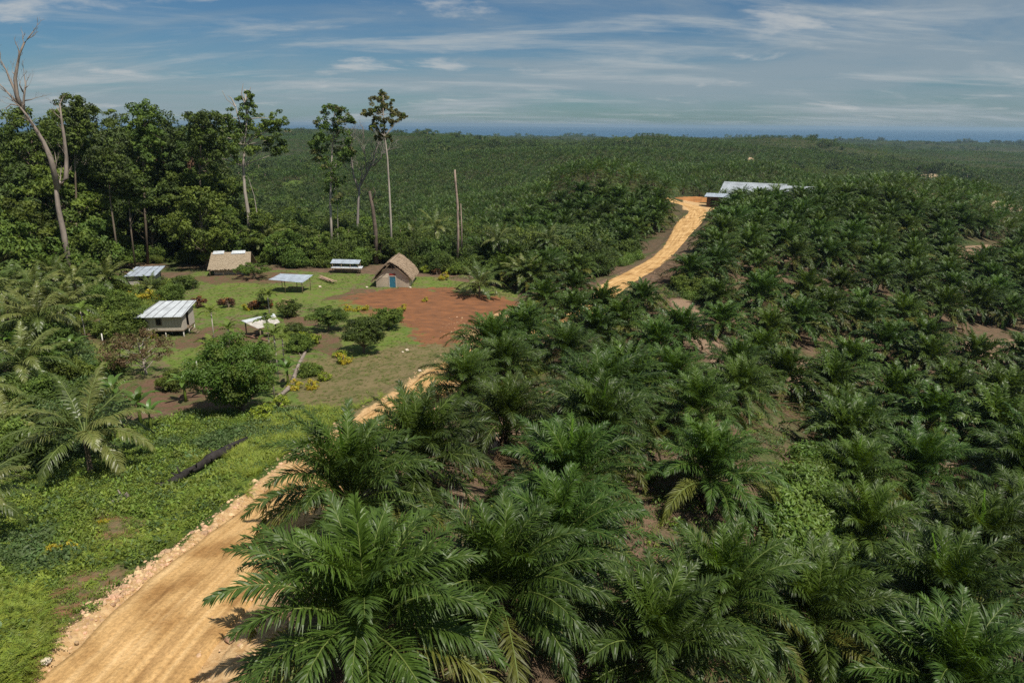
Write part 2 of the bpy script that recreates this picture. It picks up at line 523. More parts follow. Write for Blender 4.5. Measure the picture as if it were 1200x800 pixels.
bark_dark = mat('burnt_wood', (0.035, 0.03, 0.028), 0.85, 0.2, var=0.5, scale=2, bump=0.7)
dead_wood = mat('dead_wood', (0.26, 0.215, 0.18), 0.9, 0.1, var=0.4, scale=1.4, bump=0.5, stretch=(1, 1, 0.3))


# ------------------------------------------------------------------ mesh helpers
class MB:
    def __init__(self):
        self.v, self.f, self.m, self.s = [], [], [], []

    def add(self, vs, fs, mi=0, smooth=False):
        o = len(self.v)
        self.v.extend(tuple(p) for p in vs)
        for f in fs:
            self.f.append(tuple(i + o for i in f))
            self.m.append(mi)
            self.s.append(smooth)

    def box(self, c, s, rz=0.0, mi=0, rx=0.0, ry=0.0):
        hx, hy, hz = s[0] / 2, s[1] / 2, s[2] / 2
        M = Matrix.Rotation(rz, 3, 'Z') @ Matrix.Rotation(ry, 3, 'Y') @ Matrix.Rotation(rx, 3, 'X')
        vs = [M @ Vector((x, y, z)) + Vector(c) for x in (-hx, hx) for y in (-hy, hy) for z in (-hz, hz)]
        self.add(vs, [(0, 1, 3, 2), (4, 6, 7, 5), (0, 4, 5, 1), (2, 3, 7, 6), (0, 2, 6, 4), (1, 5, 7, 3)], mi)

    def tube(self, pts, rad, n=8, mi=0, cap=True, wob=0.0, rg=None):
        pts = [Vector(p) for p in pts]
        rings = []
        up = Vector((0, 0, 1))
        for i, p in enumerate(pts):
            t = (pts[min(i + 1, len(pts) - 1)] - pts[max(i - 1, 0)])
            t.normalize()
            a = t.cross(Vector((1, 0.13, 0.02)) if abs(t.z) > 0.8 else up)
            a.normalize()
            b = t.cross(a)
            r = rad[i] if hasattr(rad, '__len__') else rad
            ring = []
            for k in range(n):
                rr = r * (1 + (wob * rg.uniform(-1, 1) if rg else 0))
                an = 2 * math.pi * k / n
                ring.append(p + a * math.cos(an) * rr + b * math.sin(an) * rr)
            rings.append(ring)
        vs = [q for r_ in rings for q in r_]
        fs = []
        for i in range(len(pts) - 1):
            for k in range(n):
                a0, a1 = i * n + k, i * n + (k + 1) % n
                fs.append((a0, a1, a1 + n, a0 + n))
        if cap:
            fs.append(tuple(range(n - 1, -1, -1)))
            fs.append(tuple((len(pts) - 1) * n + k for k in range(n)))
        self.add(vs, fs, mi, True)

    def mesh(self, name, mats):
        me = bpy.data.meshes.new(name)
        me.from_pydata(self.v, [], self.f)
        for m in (mats if isinstance(mats, (list, tuple)) else [mats]):
            me.materials.append(m)
        me.polygons.foreach_set('material_index', self.m)
        me.polygons.foreach_set('use_smooth', self.s)
        me.update()
        return me

    def build(self, name, mats, parent=None):
        return link(name, self.mesh(name, mats), parent)


def link(name, me, parent=None, loc=None):
    o = bpy.data.objects.new(name, me)
    C.objects.link(o)
    if parent is not None:
        o.parent = parent
    if loc is not None:
        o.location = loc
    return o


def tag(o, label=None, cat=None, group=None, kind=None):
    if label: o['label'] = label
    if cat: o['category'] = cat
    if group: o['group'] = group
    if kind: o['kind'] = kind
    return o


def thing(name, label, cat, loc, rz=0.0, group=None):
    o = bpy.data.objects.new(name, None)
    C.objects.link(o)
    o.empty_display_size = 0.3
    o.location = loc
    o.rotation_euler = (0, 0, rz)
    return tag(o, label, cat, group)


def copy_tree(root, children, loc, rz, sc, label, group, cat=None):
    r = root.copy()
    C.objects.link(r)
    r.location = loc
    r.rotation_euler = (0, 0, rz)
    r.scale = (sc, sc, sc)
    r['label'] = label
    if group:
        r['group'] = group
    elif 'group' in r:
        del r['group']
    if cat: r['category'] = cat
    for ch in children:
        c = ch.copy()
        C.objects.link(c)
        c.parent = r
    return r


# ------------------------------------------------------------------ ground
def make_ground():
    azf = np.arange(-46, 46.01, 0.17)
    azs = np.concatenate([np.arange(-180, -46, 3.0), azf, np.arange(49, 180, 3.0)])
    azr = np.radians(azs)
    ds = np.concatenate([np.geomspace(6, 13, 10, endpoint=False), np.geomspace(13, 420, 560, endpoint=False), np.geomspace(420, 4700, 260)])
    na, nd = len(azr), len(ds)
    AZ, D = np.meshgrid(azr, ds)
    x = (np.sin(AZ) * D).ravel(); y = (np.cos(AZ) * D).ravel()
    z = ground_z(x, y)
    # far side behind the camera: blend both sides together
    zz = z.reshape(nd, na)
    left, right = zz[:, 0].copy(), zz[:, -1].copy()
    avg = (left + right) / 2
    t = np.clip((np.abs(AZ) - R(70)) / R(90), 0, 1)
    zz = zz * (1 - t) + avg[:, None] * t
    z = zz.ravel()
    vs = np.stack([x, y, z], 1)
    vs = np.concatenate([vs, [[0, 0, float(zz[0].mean())]]])
    cidx = len(vs) - 1
    i = np.arange(nd - 1)[:, None] * na
    k = np.arange(na)[None]
    k1 = (k + 1) % na
    quads = np.stack([i + k, i + k1, i + na + k1, i + na + k], -1).reshape(-1, 4)[:, ::-1]
    kk = np.arange(na)
    tris = np.stack([kk, np.full(na, cidx), (kk + 1) % na], -1)[:, ::-1]
    me = bpy.data.meshes.new('ground')
    me.vertices.add(len(vs)); me.vertices.foreach_set('co', vs.ravel())
    nl = len(quads) * 4 + len(tris) * 3
    me.loops.add(nl)
    me.loops.foreach_set('vertex_index', np.concatenate([quads.ravel(), tris.ravel()]))
    me.polygons.add(len(quads) + len(tris))
    st = np.concatenate([np.arange(len(quads)) * 4, len(quads) * 4 + np.arange(len(tris)) * 3])
    me.polygons.foreach_set('loop_start', st)
    me.update(calc_edges=True)
    me.polygons.foreach_set('use_smooth', np.ones(len(me.polygons), bool))
    X, Y = vs[:, 0], vs[:, 1]
    near = np.hypot(X, Y) < 330

    def fill(name, edge, sel):
        a = np.zeros(len(X))
        a[sel] = mask(name, X[sel], Y[sel], edge)
        return a
    far = ~near
    rd = np.full(len(X), 99.0)
    rd[near] = road_dist(X[near], Y[near])
    grav = np.maximum(fill('gravel', 1.2, near), np.clip((3.9 - rd) / 0.9, 0, 1) * np.clip(1.5 - np.hypot(X, Y) / 75, 0.35, 1))
    allv = np.ones(len(X), bool)
    ch = {
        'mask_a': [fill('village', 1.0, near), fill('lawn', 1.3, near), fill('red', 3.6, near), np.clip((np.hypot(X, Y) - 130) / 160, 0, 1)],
        'mask_b': [fill('mulch', 0.6, near), fill('khaki', 1.2, near), fill('weeds', 1.0, near), np.ones(len(X))],
        'mask_c': [np.maximum(fill('bare', 1.6, near), 0), fill('path', 0.7, near), grav, np.ones(len(X))],
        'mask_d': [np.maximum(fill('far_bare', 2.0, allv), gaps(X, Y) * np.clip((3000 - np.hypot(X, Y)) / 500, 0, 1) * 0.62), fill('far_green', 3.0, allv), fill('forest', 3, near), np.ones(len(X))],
    }
    for nme, c4 in ch.items():
        a = me.attributes.new(nme, 'FLOAT_COLOR', 'POINT')
        a.data.foreach_set('color', np.stack(c4, 1).astype(np.float32).ravel())
    m = bpy.data.materials.new('ground_soil_and_grass')
    m.use_nodes = True
    nt = m.node_tree; nd_, lk = nt.nodes, nt.links
    b = nd_['Principled BSDF']
    b.inputs['Roughness'].default_value = 0.95
    b.inputs['Specular IOR Level'].default_value = 0.15
    geo = N(nd_, 'ShaderNodeNewGeometry')

    def noise(scale, det=6, rough=0.6, vec=None):
        q = N(nd_, 'ShaderNodeTexNoise')
        q.inputs['Scale'].default_value = scale
        q.inputs['Detail'].default_value = det
        q.inputs['Roughness'].default_value = rough
        lk.new(vec or geo.outputs['Position'], q.inputs['Vector'])
        return q
    nM = noise(0.28, 6, 0.7)
    nA, nB, nC, nD = noise(0.12), noise(0.7), noise(4.0, 8, 0.7), noise(16, 6, 0.7)

    def two(nz, c1, c2, lo=0.38, hi=0.62):
        r_ = ramp(nd_, [(lo, c1), (hi, c2)])
        lk.new(nz.outputs['Fac'], r_.inputs[0])
        return r_.outputs[0]

    def mixc(fac, a, b_, blend='MIX'):
        mx = N(nd_, 'ShaderNodeMix', data_type='RGBA', blend_type=blend)
        if isinstance(fac, float):
            mx.inputs[0].default_value = fac
        else:
            lk.new(fac, mx.inputs[0])
        lk.new(a, mx.inputs[6])
        if isinstance(b_, tuple):
            mx.inputs[7].default_value = (*b_, 1)
        else:
            lk.new(b_, mx.inputs[7])
        return mx.outputs[2]

    def attr(nm, ci, soften=True, amt=1.0, big=False):
        at = N(nd_, 'ShaderNodeAttribute', attribute_name=nm)
        sp = N(nd_, 'ShaderNodeSeparateColor')
        lk.new(at.outputs['Color'], sp.inputs[0])
        o = sp.outputs[ci]
        # noise breaks up the border
        ad = N(nd_, 'ShaderNodeMath', operation='ADD')
        sb = N(nd_, 'ShaderNodeMath', operation='MULTIPLY_ADD', i_1=amt, i_2=-0.5 * amt)
        lk.new((nM if big else nB).outputs['Fac'], sb.inputs[0])
        lk.new(o, ad.inputs[0]); lk.new(sb.outputs[0], ad.inputs[1])
        mr = N(nd_, 'ShaderNodeMapRange')
        mr.interpolation_type = 'SMOOTHSTEP'
        mr.inputs['From Min'].default_value = 0.40
        mr.inputs['From Max'].default_value = 0.60
        lk.new(ad.outputs[0], mr.inputs['Value'])
        return mr.outputs[0]
    litter = two(nC, (0.085, 0.060, 0.038), (0.17, 0.115, 0.075))
    soil = two(nD, (0.13, 0.075, 0.045), (0.21, 0.14, 0.095))
    weed = two(nC, (0.035, 0.07, 0.015), (0.07, 0.11, 0.025))
    f1 = ramp(nd_, [(0.45, (0, 0, 0)), (0.6, (1, 1, 1))]); lk.new(nB.outputs['Fac'], f1.inputs[0])
    f2 = ramp(nd_, [(0.5, (0, 0, 0)), (0.62, (1, 1, 1))]); lk.new(nA.outputs['Fac'], f2.inputs[0])
    c = mixc(f1.outputs[0], litter, soil)
    mxf = N(nd_, 'ShaderNodeMath', operation='MULTIPLY', i_1=0.8)
    lk.new(f2.outputs[0], mxf.inputs[0])
    c = mixc(mxf.outputs[0], c, weed)
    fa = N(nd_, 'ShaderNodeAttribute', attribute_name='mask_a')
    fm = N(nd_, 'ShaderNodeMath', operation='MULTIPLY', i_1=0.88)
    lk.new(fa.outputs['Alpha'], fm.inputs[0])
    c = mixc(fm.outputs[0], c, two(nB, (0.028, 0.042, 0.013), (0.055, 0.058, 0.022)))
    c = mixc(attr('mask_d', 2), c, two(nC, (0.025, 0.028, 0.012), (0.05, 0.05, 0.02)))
    c = mixc(attr('mask_b', 2), c, two(nC, (0.04, 0.075, 0.013), (0.085, 0.12, 0.025)))
    vil = mixc(f1.outputs[0], two(nC, (0.085, 0.135, 0.026), (0.13, 0.175, 0.04)), two(nC, (0.13, 0.105, 0.055), (0.17, 0.13, 0.075)))
    c = mixc(attr('mask_a', 0), c, vil)
    c = mixc(attr('mask_b', 1), c, mixc(f1.outputs[0], two(nC, (0.15, 0.125, 0.055), (0.20, 0.155, 0.08)), two(nC, (0.09, 0.10, 0.03), (0.15, 0.13, 0.055))))
    c = mixc(attr('mask_b', 0), c, mixc(f1.outputs[0], two(nC, (0.11, 0.065, 0.040), (0.17, 0.10, 0.065)), two(nC, (0.07, 0.085, 0.025), (0.13, 0.11, 0.05))))
    c = mixc(attr('mask_a', 1, True, 1.8, True), c, mixc(f1.outputs[0], two(nC, (0.085, 0.135, 0.022), (0.145, 0.195, 0.038)), two(nC, (0.13, 0.13, 0.045), (0.17, 0.16, 0.06))))
    # raked red earth: streaks
    mpr = N(nd_, 'ShaderNodeMapping')
    mpr.inputs['Scale'].default_value = (0.30, 0.75, 1)
    mpr.inputs['Rotation'].default_value = (0, 0, 0.35)
    lk.new(geo.outputs['Position'], mpr.inputs[0])
    nR = noise(1.1, 8, 0.65, mpr.outputs[0])
    red = mixc(f1.outputs[0], two(nR, (0.155, 0.072, 0.036), (0.27, 0.115, 0.050), 0.30, 0.70), two(nR, (0.13, 0.065, 0.035), (0.22, 0.10, 0.05), 0.35, 0.65))
    c = mixc(attr('mask_a', 2, True, 2.4, True), c, red)
    c = mixc(attr('mask_c', 0, True, 1.6), c, mixc(f1.outputs[0], two(nC, (0.14, 0.125, 0.06), (0.20, 0.15, 0.08)), two(nC, (0.19, 0.095, 0.05), (0.27, 0.14, 0.075))))
    c = mixc(attr('mask_c', 1), c, two(nC, (0.19, 0.12, 0.075), (0.30, 0.21, 0.14)))
    c = mixc(attr('mask_c', 2, True, 0.8), c, two(nC, (0.40, 0.24, 0.105), (0.58, 0.40, 0.21)))
    c = mixc(attr('mask_d', 0, True, 0.4), c, two(nB, (0.42, 0.27, 0.16), (0.55, 0.42, 0.29)))
    c = mixc(attr('mask_d', 1, True, 0.5), c, two(nB, (0.07, 0.12, 0.02), (0.13, 0.17, 0.04)))
    lk.new(c, b.inputs['Base Color'])
    bp = N(nd_, 'ShaderNodeBump')
    bp.inputs['Strength'].default_value = 0.7
    bp.inputs['Distance'].default_value = 0.12
    lk.new(nC.outputs['Fac'], bp.inputs['Height'])
    lk.new(bp.outputs[0], b.inputs['Normal'])
    me.materials.append(m)
    o = link('ground', me)
    tag(o, kind='structure')
    return o


make_ground()


def make_road():
    # dense resample
    seg = np.hypot(*np.diff(ROAD, axis=0).T)
    s = np.concatenate([[0], np.cumsum(seg)])
    ss = np.arange(0, s[-1], 0.45)
    cx = np.interp(ss, s, ROAD[:, 0]); cyy = np.interp(ss, s, ROAD[:, 1])
    tx, ty = np.gradient(cx), np.gradient(cyy)
    l = np.hypot(tx, ty); tx, ty = tx / l, ty / l
    hw = 2.6 + 0.25 * vnoise(ss / 6, ss * 0) * 2 + 2.2 * np.exp(-((np.hypot(cx, cyy) - 205) / 26) ** 2)
    offs = np.linspace(-1, 1, 25)
    vs = []
    base = ground_raw(cx, cyy)
    # edges wander
    el = 0.35 * fbm(ss / 2.0, ss * 0 + 3.3, 4)
    er = 0.35 * fbm(ss / 2.0, ss * 0 + 8.3, 4)
    rows = []
    for o_ in offs:
        wv = o_ * hw + np.where(o_ < 0, el, er) * abs(o_) ** 4
        x = cx - ty * -wv; y = cyy + tx * -wv
        z = ground_raw(x, y) * 0.35 + (base) * 0.65
        z = z + 0.06 * (1 - abs(o_) ** 2) + 0.03 * fbm(x / 1.5, y / 1.5, 3) * 1.0
        for rc in (-0.52, -0.18, 0.22, 0.55):
            z = z - 0.055 * np.exp(-((o_ - rc + 0.06 * vnoise(ss / 9, ss * 0 + rc * 9)) / 0.06) ** 2)
        edge = abs(o_) > 0.97
        z = np.where(edge, z - 0.5, z + 0.02)
        rows.append(np.stack([x, y, z], 1))
    Vv = np.stack(rows, 1)          # n, 25, 3
    nn, mm_ = Vv.shape[:2]
    me = bpy.data.meshes.new('road')
    idx = np.arange(nn * mm_).reshape(nn, mm_)
    fs = np.stack([idx[:-1, :-1], idx[:-1, 1:], idx[1:, 1:], idx[1:, :-1]], -1).reshape(-1, 4)
    me.from_pydata(Vv.reshape(-1, 3).tolist(), [], fs.tolist())
    me.polygons.foreach_set('use_smooth', np.ones(len(me.polygons), bool))
    uv = me.uv_layers.new(name='UVMap')
    U = np.stack([np.tile((offs * 2.6)[None], (nn, 1)), np.tile(ss[:, None], (1, mm_))], -1).reshape(-1, 2)
    li = np.empty(len(me.loops), int); me.loops.foreach_get('vertex_index', li)
    uv.data.foreach_set('uv', U[li].ravel())
    m = bpy.data.materials.new('road_ochre_dirt')
    m.use_nodes = True
    nt = m.node_tree; nd_, lk = nt.nodes, nt.links
    b = nd_['Principled BSDF']
    b.inputs['Roughness'].default_value = 0.95
    b.inputs['Specular IOR Level'].default_value = 0.15
    uvn = N(nd_, 'ShaderNodeUVMap')
    mp = N(nd_, 'ShaderNodeMapping'); mp.inputs['Scale'].default_value = (3.0, 0.12, 1)
    lk.new(uvn.outputs[0], mp.inputs[0])
    n1 = N(nd_, 'ShaderNodeTexNoise'); n1.inputs['Scale'].default_value = 1.0; n1.inputs['Detail'].default_value = 7; n1.inputs['Distortion'].default_value = 0.3
    lk.new(mp.outputs[0], n1.inputs['Vector'])
    n2 = N(nd_, 'ShaderNodeTexNoise'); n2.inputs['Scale'].default_value = 7; n2.inputs['Detail'].default_value = 9; n2.inputs['Roughness'].default_value = 0.75
    lk.new(uvn.outputs[0], n2.inputs['Vector'])
    n3 = N(nd_, 'ShaderNodeTexNoise'); n3.inputs['Scale'].default_value = 0.5; n3.inputs['Detail'].default_value = 5
    lk.new(uvn.outputs[0], n3.inputs['Vector'])
    r1 = ramp(nd_, [(0.28, (0.36, 0.205, 0.08)), (0.5, (0.58, 0.36, 0.15)), (0.72, (0.72, 0.49, 0.24))]); lk.new(n1.outputs['Fac'], r1.inputs[0])
    r2 = ramp(nd_, [(0.35, (0.62, 0.62, 0.62)), (0.55, (1, 1, 1)), (0.72, (1.25, 1.25, 1.25))]); lk.new(n2.outputs['Fac'], r2.inputs[0])
    r3 = ramp(nd_, [(0.32, (0.66, 0.58, 0.50)), (0.48, (0.95, 0.93, 0.9)), (0.65, (1.10, 1.10, 1.12))]); lk.new(n3.outputs['Fac'], r3.inputs[0])
    ma = N(nd_, 'ShaderNodeMix', data_type='RGBA', blend_type='MULTIPLY'); ma.inputs[0].default_value = 1
    lk.new(r1.outputs[0], ma.inputs[6]); lk.new(r2.outputs[0], ma.inputs[7])
    mb = N(nd_, 'ShaderNodeMix', data_type='RGBA', blend_type='MULTIPLY'); mb.inputs[0].default_value = 1
    lk.new(ma.outputs[2], mb.inputs[6]); lk.new(r3.outputs[0], mb.inputs[7])
    lk.new(mb.outputs[2], b.inputs['Base Color'])
    bp = N(nd_, 'ShaderNodeBump'); bp.inputs['Strength'].default_value = 0.6; bp.inputs['Distance'].default_value = 0.06
    lk.new(n2.outputs['Fac'], bp.inputs['Height']); lk.new(bp.outputs[0], b.inputs['Normal'])
    me.materials.append(m)
    tag(link('road', me), kind='structure')


make_road()


def make_sea():
    me = bpy.data.meshes.new('sea')
    azs = np.radians(np.linspace(-180, 180, 73)[:-1])
    ds = [3500, 4500, 7000, 12000, 20000, 32000]
    vs = [(math.sin(a) * d, math.cos(a) * d, -45.6) for d in ds for a in azs]
    na = len(azs)
    fs = [(i * na + k, (i + 1) * na + k, (i + 1) * na + (k + 1) % na, i * na + (k + 1) % na) for i in range(len(ds) - 1) for k in range(na)]
    me.from_pydata(vs, [], [f[::-1] for f in fs])
    m = mat('sea_water', (0.026, 0.088, 0.165), 0.6, 0.25, var=0.2, scale=0.002, bump=0.0)
    me.materials.append(m)
    tag(link('sea', me), kind='structure')


make_sea()


# ------------------------------------------------------------------ palm fronds
def frond(mb, org, az, el0, L, droop, nl, wl_, ll, rg, segs=3, pet=0.16, mi=0, mr=1, sweep=0.55, vmin=-0.25, vmax=0.55, grav=0.5, power=1.25, rach=0.045, twist=0.0):
    N_ = 9
    pts, tans = [], []
    p = Vector(org)
    bend = rg.uniform(-0.18, 0.18)
    for i in range(N_ + 1):
        s = i / N_
        e = el0 - droop * (s ** power)
        a = az + bend * s
        t = Vector((math.cos(e) * math.cos(a), math.cos(e) * math.sin(a), math.sin(e)))
        pts.append(p.copy()); tans.append(t)
        p = p + t * (L / N_)
    if rach > 0:
        mb.tube(pts, [rach * (1 - 0.85 * (i / N_)) + 0.004 for i in range(N_ + 1)], 4 if rach > 0.03 else 3, mr, cap=False)

    def at(s):
        f = min(max(s, 0), 0.9999) * N_
        i = int(f); u = f - i
        return pts[i].lerp(pts[i + 1], u), tans[i].lerp(tans[min(i + 1, N_)], u).normalized()
    vs, fs = [], []
    for i in range(nl):
        s0 = pet + (1 - pet) * (i + 0.5) / nl
        for side in (-1, 1):
            s = min(0.995, s0 + rg.uniform(-0.3, 0.3) / nl)
            P0, T = at(s)
            sd_ = Vector((-math.sin(az), math.cos(az), 0))
            nrm = sd_.cross(T) * -1
            if nrm.z < 0: nrm = -nrm
            if twist:
                sd_ = sd_ * math.cos(twist) + nrm * math.sin(twist)
                nrm = sd_.cross(T) * -1
                if nrm.z < 0: nrm = -nrm
            u = (s - pet) / (1 - pet)
            shp = min(1.0, 0.45 + 2.2 * u) * (1 - 0.68 * max(0, u - 0.45) / 0.55)
            l = ll * shp * rg.uniform(0.85, 1.12)
            sw = sweep + 0.55 * u + rg.uniform(-0.12, 0.12)
            v = rg.uniform(vmin, vmax)
            d = sd_ * side * math.cos(sw) + T * math.sin(sw) + nrm * v
            d.normalize()
            wv = (T * math.cos(sw) - sd_ * side * math.sin(sw))
            wv = (wv + nrm * rg.uniform(-0.5, 0.5)).normalized() * wl_ * 0.5 * rg.uniform(0.8, 1.2)
            q = P0.copy()
            o = len(vs)
            g = grav * rg.uniform(0.6, 1.4)
            vs += [q - wv * 0.6, q + wv * 0.6]
            for k in range(1, segs + 1):
                q = q + d * (l / segs)
                d = (d + Vector((0, 0, -g / segs))).normalized()
                if k < segs:
                    ww = 1.0 if k < segs - 1 or segs < 3 else 0.8
                    vs += [q - wv * ww, q + wv * ww]
                    a0 = o + (k - 1) * 2
                    fs.append((a0, a0 + 1, a0 + 3, a0 + 2))
                else:
                    vs.append(q.copy())
                    a0 = o + (k - 1) * 2
                    fs.append((a0, a0 + 1, a0 + 2))
    mb.add(vs, fs, mi)


def oil_crown(seed, lod):
    rg = random.Random(seed)
    mb = MB()
    nf = {0: 50, 1: 42, 2: 26, 3: 15}[lod]
    nl = {0: 84, 1: 40, 2: 12, 3: 5}[lod]
    wl_ = {0: 0.056, 1: 0.145, 2: 0.34, 3: 0.66}[lod]
    sg = {0: 3, 1: 2, 2: 1, 3: 1}[lod]
    lean = rg.uniform(0, 6.28)
    for i in range(nf):
        t = (i + 0.5) / nf
        az = i * 2.39996 + rg.uniform(-0.25, 0.25)
        el = R(87) - R(92) * (t ** 1.08) + rg.uniform(-0.12, 0.12)
        L = (3.75 + 1.35 * min(1, t * 2.2) - 0.6 * max(0, t - 0.7)) * rg.uniform(0.88, 1.08)
        droop = R(52) + R(66) * t + rg.uniform(-0.2, 0.25)
        if t > 0.8: droop = R(88) + rg.uniform(-0.1, 0.2)
        mi = 0
        if t < 0.12: mi = 2
        elif t > 0.7 and rg.random() < 0.45: mi = 3
        h0 = 0.25 - 0.5 * t
        org = (math.cos(az) * 0.22 * (0.3 + t), math.sin(az) * 0.22 * (0.3 + t), h0)
        frond(mb, org, az, el, L, droop, nl, wl_, 0.92, rg, sg, mi=mi, mr=1 if lod < 2 else 0, rach={0: 0.045, 1: 0.04, 2: 0.0, 3: 0.0}[lod], grav=0.95, twist=rg.uniform(-0.5, 0.5), pet=0.17, vmin=-0.35, vmax=0.7, power=1.7)
    return mb


def oil_dead_fronds(seed, nl=20):
    rg = random.Random(seed + 77)
    mb = MB()
    for i in range(rg.randint(2, 4)):
        az = rg.uniform(0, 6.28)
        frond(mb, (math.cos(az) * .3, math.sin(az) * .3, -0.4), az, R(-25), 3.6, R(50), nl, 0.07, 0.7, rg, 2, mi=0, mr=0, rach=0.04, grav=1.2)
    return mb


def oil_trunk(seed, h, lod):
    rg = random.Random(seed + 5)
    mb = MB()
    mb.tube([(0, 0, -0.5), (0, 0, 0.2), (0.03, 0, h * 0.6), (0, 0, h)], [0.5, 0.42, 0.36, 0.30], 10 if lod == 0 else 6, 0)
    if lod <= 1:
        k = 0
        for zi in np.arange(0.3, h, 0.16 if lod == 0 else 0.3):     # stubs of cut leaf bases in a spiral
            for j in range(4 if lod == 0 else 3):
                a = k * 2.399; k += 1
                c = Vector((math.cos(a) * 0.38, math.sin(a) * 0.38, zi))
                mb.tube([c, c + Vector((math.cos(a) * 0.16, math.sin(a) * 0.16, 0.22))], [0.08, 0.03], 4, 0)
    return mb


def spear(seed):
    rg = random.Random(seed + 3)
    mb = MB()
    p = Vector((0, 0, 0))
    lean = rg.uniform(-0.15, 0.15), rg.uniform(-0.15, 0.15)
    frond(mb, (0, 0, 0.2), rg.uniform(0, 6.28), R(84), 3.7, R(12), 30, 0.10, 0.42, rg, 2, pet=0.25, mi=0, mr=0, sweep=1.05, vmin=-0.1, vmax=0.2, grav=0.0, rach=0.035)
    return mb


OILH = 2.2
OM = [oil_leaf, rachis_m, oil_young, oil_old]
OIL = {0: [], 1: [], 2: []}
for lod, cnt in ((0, 7), (1, 7), (2, 4)):
    for s in range(cnt):
        sd0 = 100 * lod + s
        d = {'crown': oil_crown(sd0, lod).mesh('oil_palm_crown', OM), 'trunk': oil_trunk(sd0, OILH, lod).mesh('oil_palm_trunk', palm_trunk)}
        if lod < 2:
            d['dead'] = oil_dead_fronds(sd0, 22 if lod == 0 else 12).mesh('oil_palm_dead_fronds', oil_dead)
            d['spear'] = spear(sd0).mesh('oil_palm_spear', oil_spear)
        OIL[lod].append(d)

REG = {
    'near': ('deep green oil palm on the near slope right of the dirt road', 'oil palms on the near slope beside the road'),
    'valley': ('dark green oil palm in the rows of the sunken valley at the right', 'oil palms in the right valley rows'),
    'ridge': ('mid green oil palm on the ridge in front of the long metal-roofed sheds', 'oil palms on the ridge before the sheds'),
    'hill': ('small looking oil palm on the hill left of the far bend of the dirt road', 'oil palms on the hill left of the far road'),
}
BIG_LABEL = {
    0: 'huge oil palm whose fronds hang over the dirt road in the foreground',
    1: 'oil palm at the bottom edge with a lime spear leaf just below the huge roadside palm',
    2: 'oil palm tips at the bottom edge beside the widest stretch of dirt road',
    3: 'roadside oil palm with open upright crown standing alone against the ochre dirt road',
    4: 'oil palm directly above the huge foreground palm, fronds reaching over the road edge',
    5: 'large oil palm right of the huge roadside palm with a dark open heart',
    6: 'oil palm with a pale lime spear leaf above the middle of the near slope',
    33: 'oil palm overlapping the pale dirt track where the road leaves the red yard',
    35: 'oil palm beside the right end of the red earth yard',
    42: 'rounded oil palm at the right edge of the dirt road below its far bend',
    41: 'oil palm standing right of the bare brown footpath on the ridge',
    11: 'oil palm rising out of the bright creeper in the lower right',
}
SECT = [   # (test on the photograph's pixels, label, group)
    (lambda a, b: a < 815 and b < 325, 'small looking oil palm on the hill left of the far bend of the dirt road', 'oil palms on the hill left of the far road'),
    (lambda a, b: b < 262 and a >= 960, 'distant oil palm on the ridge right of the metal-roofed sheds', 'oil palms right of the sheds on the ridge'),
    (lambda a, b: b < 262, 'oil palm close around the metal-roofed sheds on the far ridge', 'oil palms around the sheds'),
    (lambda a, b: b < 325 and a < 1010, 'oil palm on the slope just in front of the metal-roofed sheds', 'oil palms before the sheds'),
    (lambda a, b: b < 325, 'oil palm high on the right valley side below the ridge line', 'oil palms of the upper right valley side'),
    (lambda a, b: a > 905 and b < 400, 'oil palm in the upper rows of the right valley', 'oil palms of the upper valley rows'),
    (lambda a, b: a > 940 and b < 545, 'oil palm in the middle rows of the right valley around the brown soil gap', 'oil palms of the middle valley rows'),
    (lambda a, b: a > 1010 and b < 650, 'oil palm in the lower rows of the right valley beyond the creeper', 'oil palms of the lower valley rows'),
    (lambda a, b: a > 1010, 'oil palm in the lower right corner below the bare footpath', 'oil palms of the lower right corner'),
    (lambda a, b: b < 420 and a >= 770, 'oil palm beside the bare brown footpath right of the road', 'oil palms beside the footpath'),
    (lambda a, b: b < 430, 'oil palm crowding the hidden stretch of road beyond the red yard', 'oil palms along the hidden road stretch'),
    (lambda a, b: a > 860, 'oil palm beside the bright creeper in the right foreground', 'oil palms beside the creeper'),
    (lambda a, b: b > 640, 'large foreground oil palm along the bottom edge right of the huge roadside palm', 'oil palms along the bottom edge'),
    (lambda a, b: a < 620, 'oil palm next to the pale soil gap just right of the road', 'oil palms round the soil gap by the road'),
    (lambda a, b: True, 'oil palm in the middle of the dense near slope', 'oil palms of the middle near slope'),
]


def sector(a, b):
    for t, l, g_ in SECT:
        if t(a, b): return l, g_


placed = []
N_oil = [0]
first_oil = {}


def put_oil(x, y, sc, lod, var, label, group, spear_on=False, rz=None, z=None):
    d = OIL[lod][var % len(OIL[lod])]
    z = float(ground_z(x, y)[0]) if z is None else z
    r = thing('oil_palm', label, 'oil palm', (x, y, z - 0.1), rnd.uniform(0, 6.28) if rz is None else rz, group)
    r.scale = (sc, sc, sc * rnd.uniform(0.92, 1.08))
    tilt = (rnd.gauss(0, 0.04), rnd.gauss(0, 0.04))
    r.rotation_euler = (tilt[0], tilt[1], r.rotation_euler[2])
    link('trunk', d['trunk'], r)
    c = link('crown', d['crown'], r)
    c.location = (0, 0, OILH)
    if 'dead' in d and rnd.random() < 0.75:
        q = link('dead_frond', d['dead'], r); q.location = (0, 0, OILH)
    if spear_on and 'spear' in d:
        q = link('spear_leaf', d['spear'], r); q.location = (0, 0, OILH)
    N_oil[0] += 1
    return r


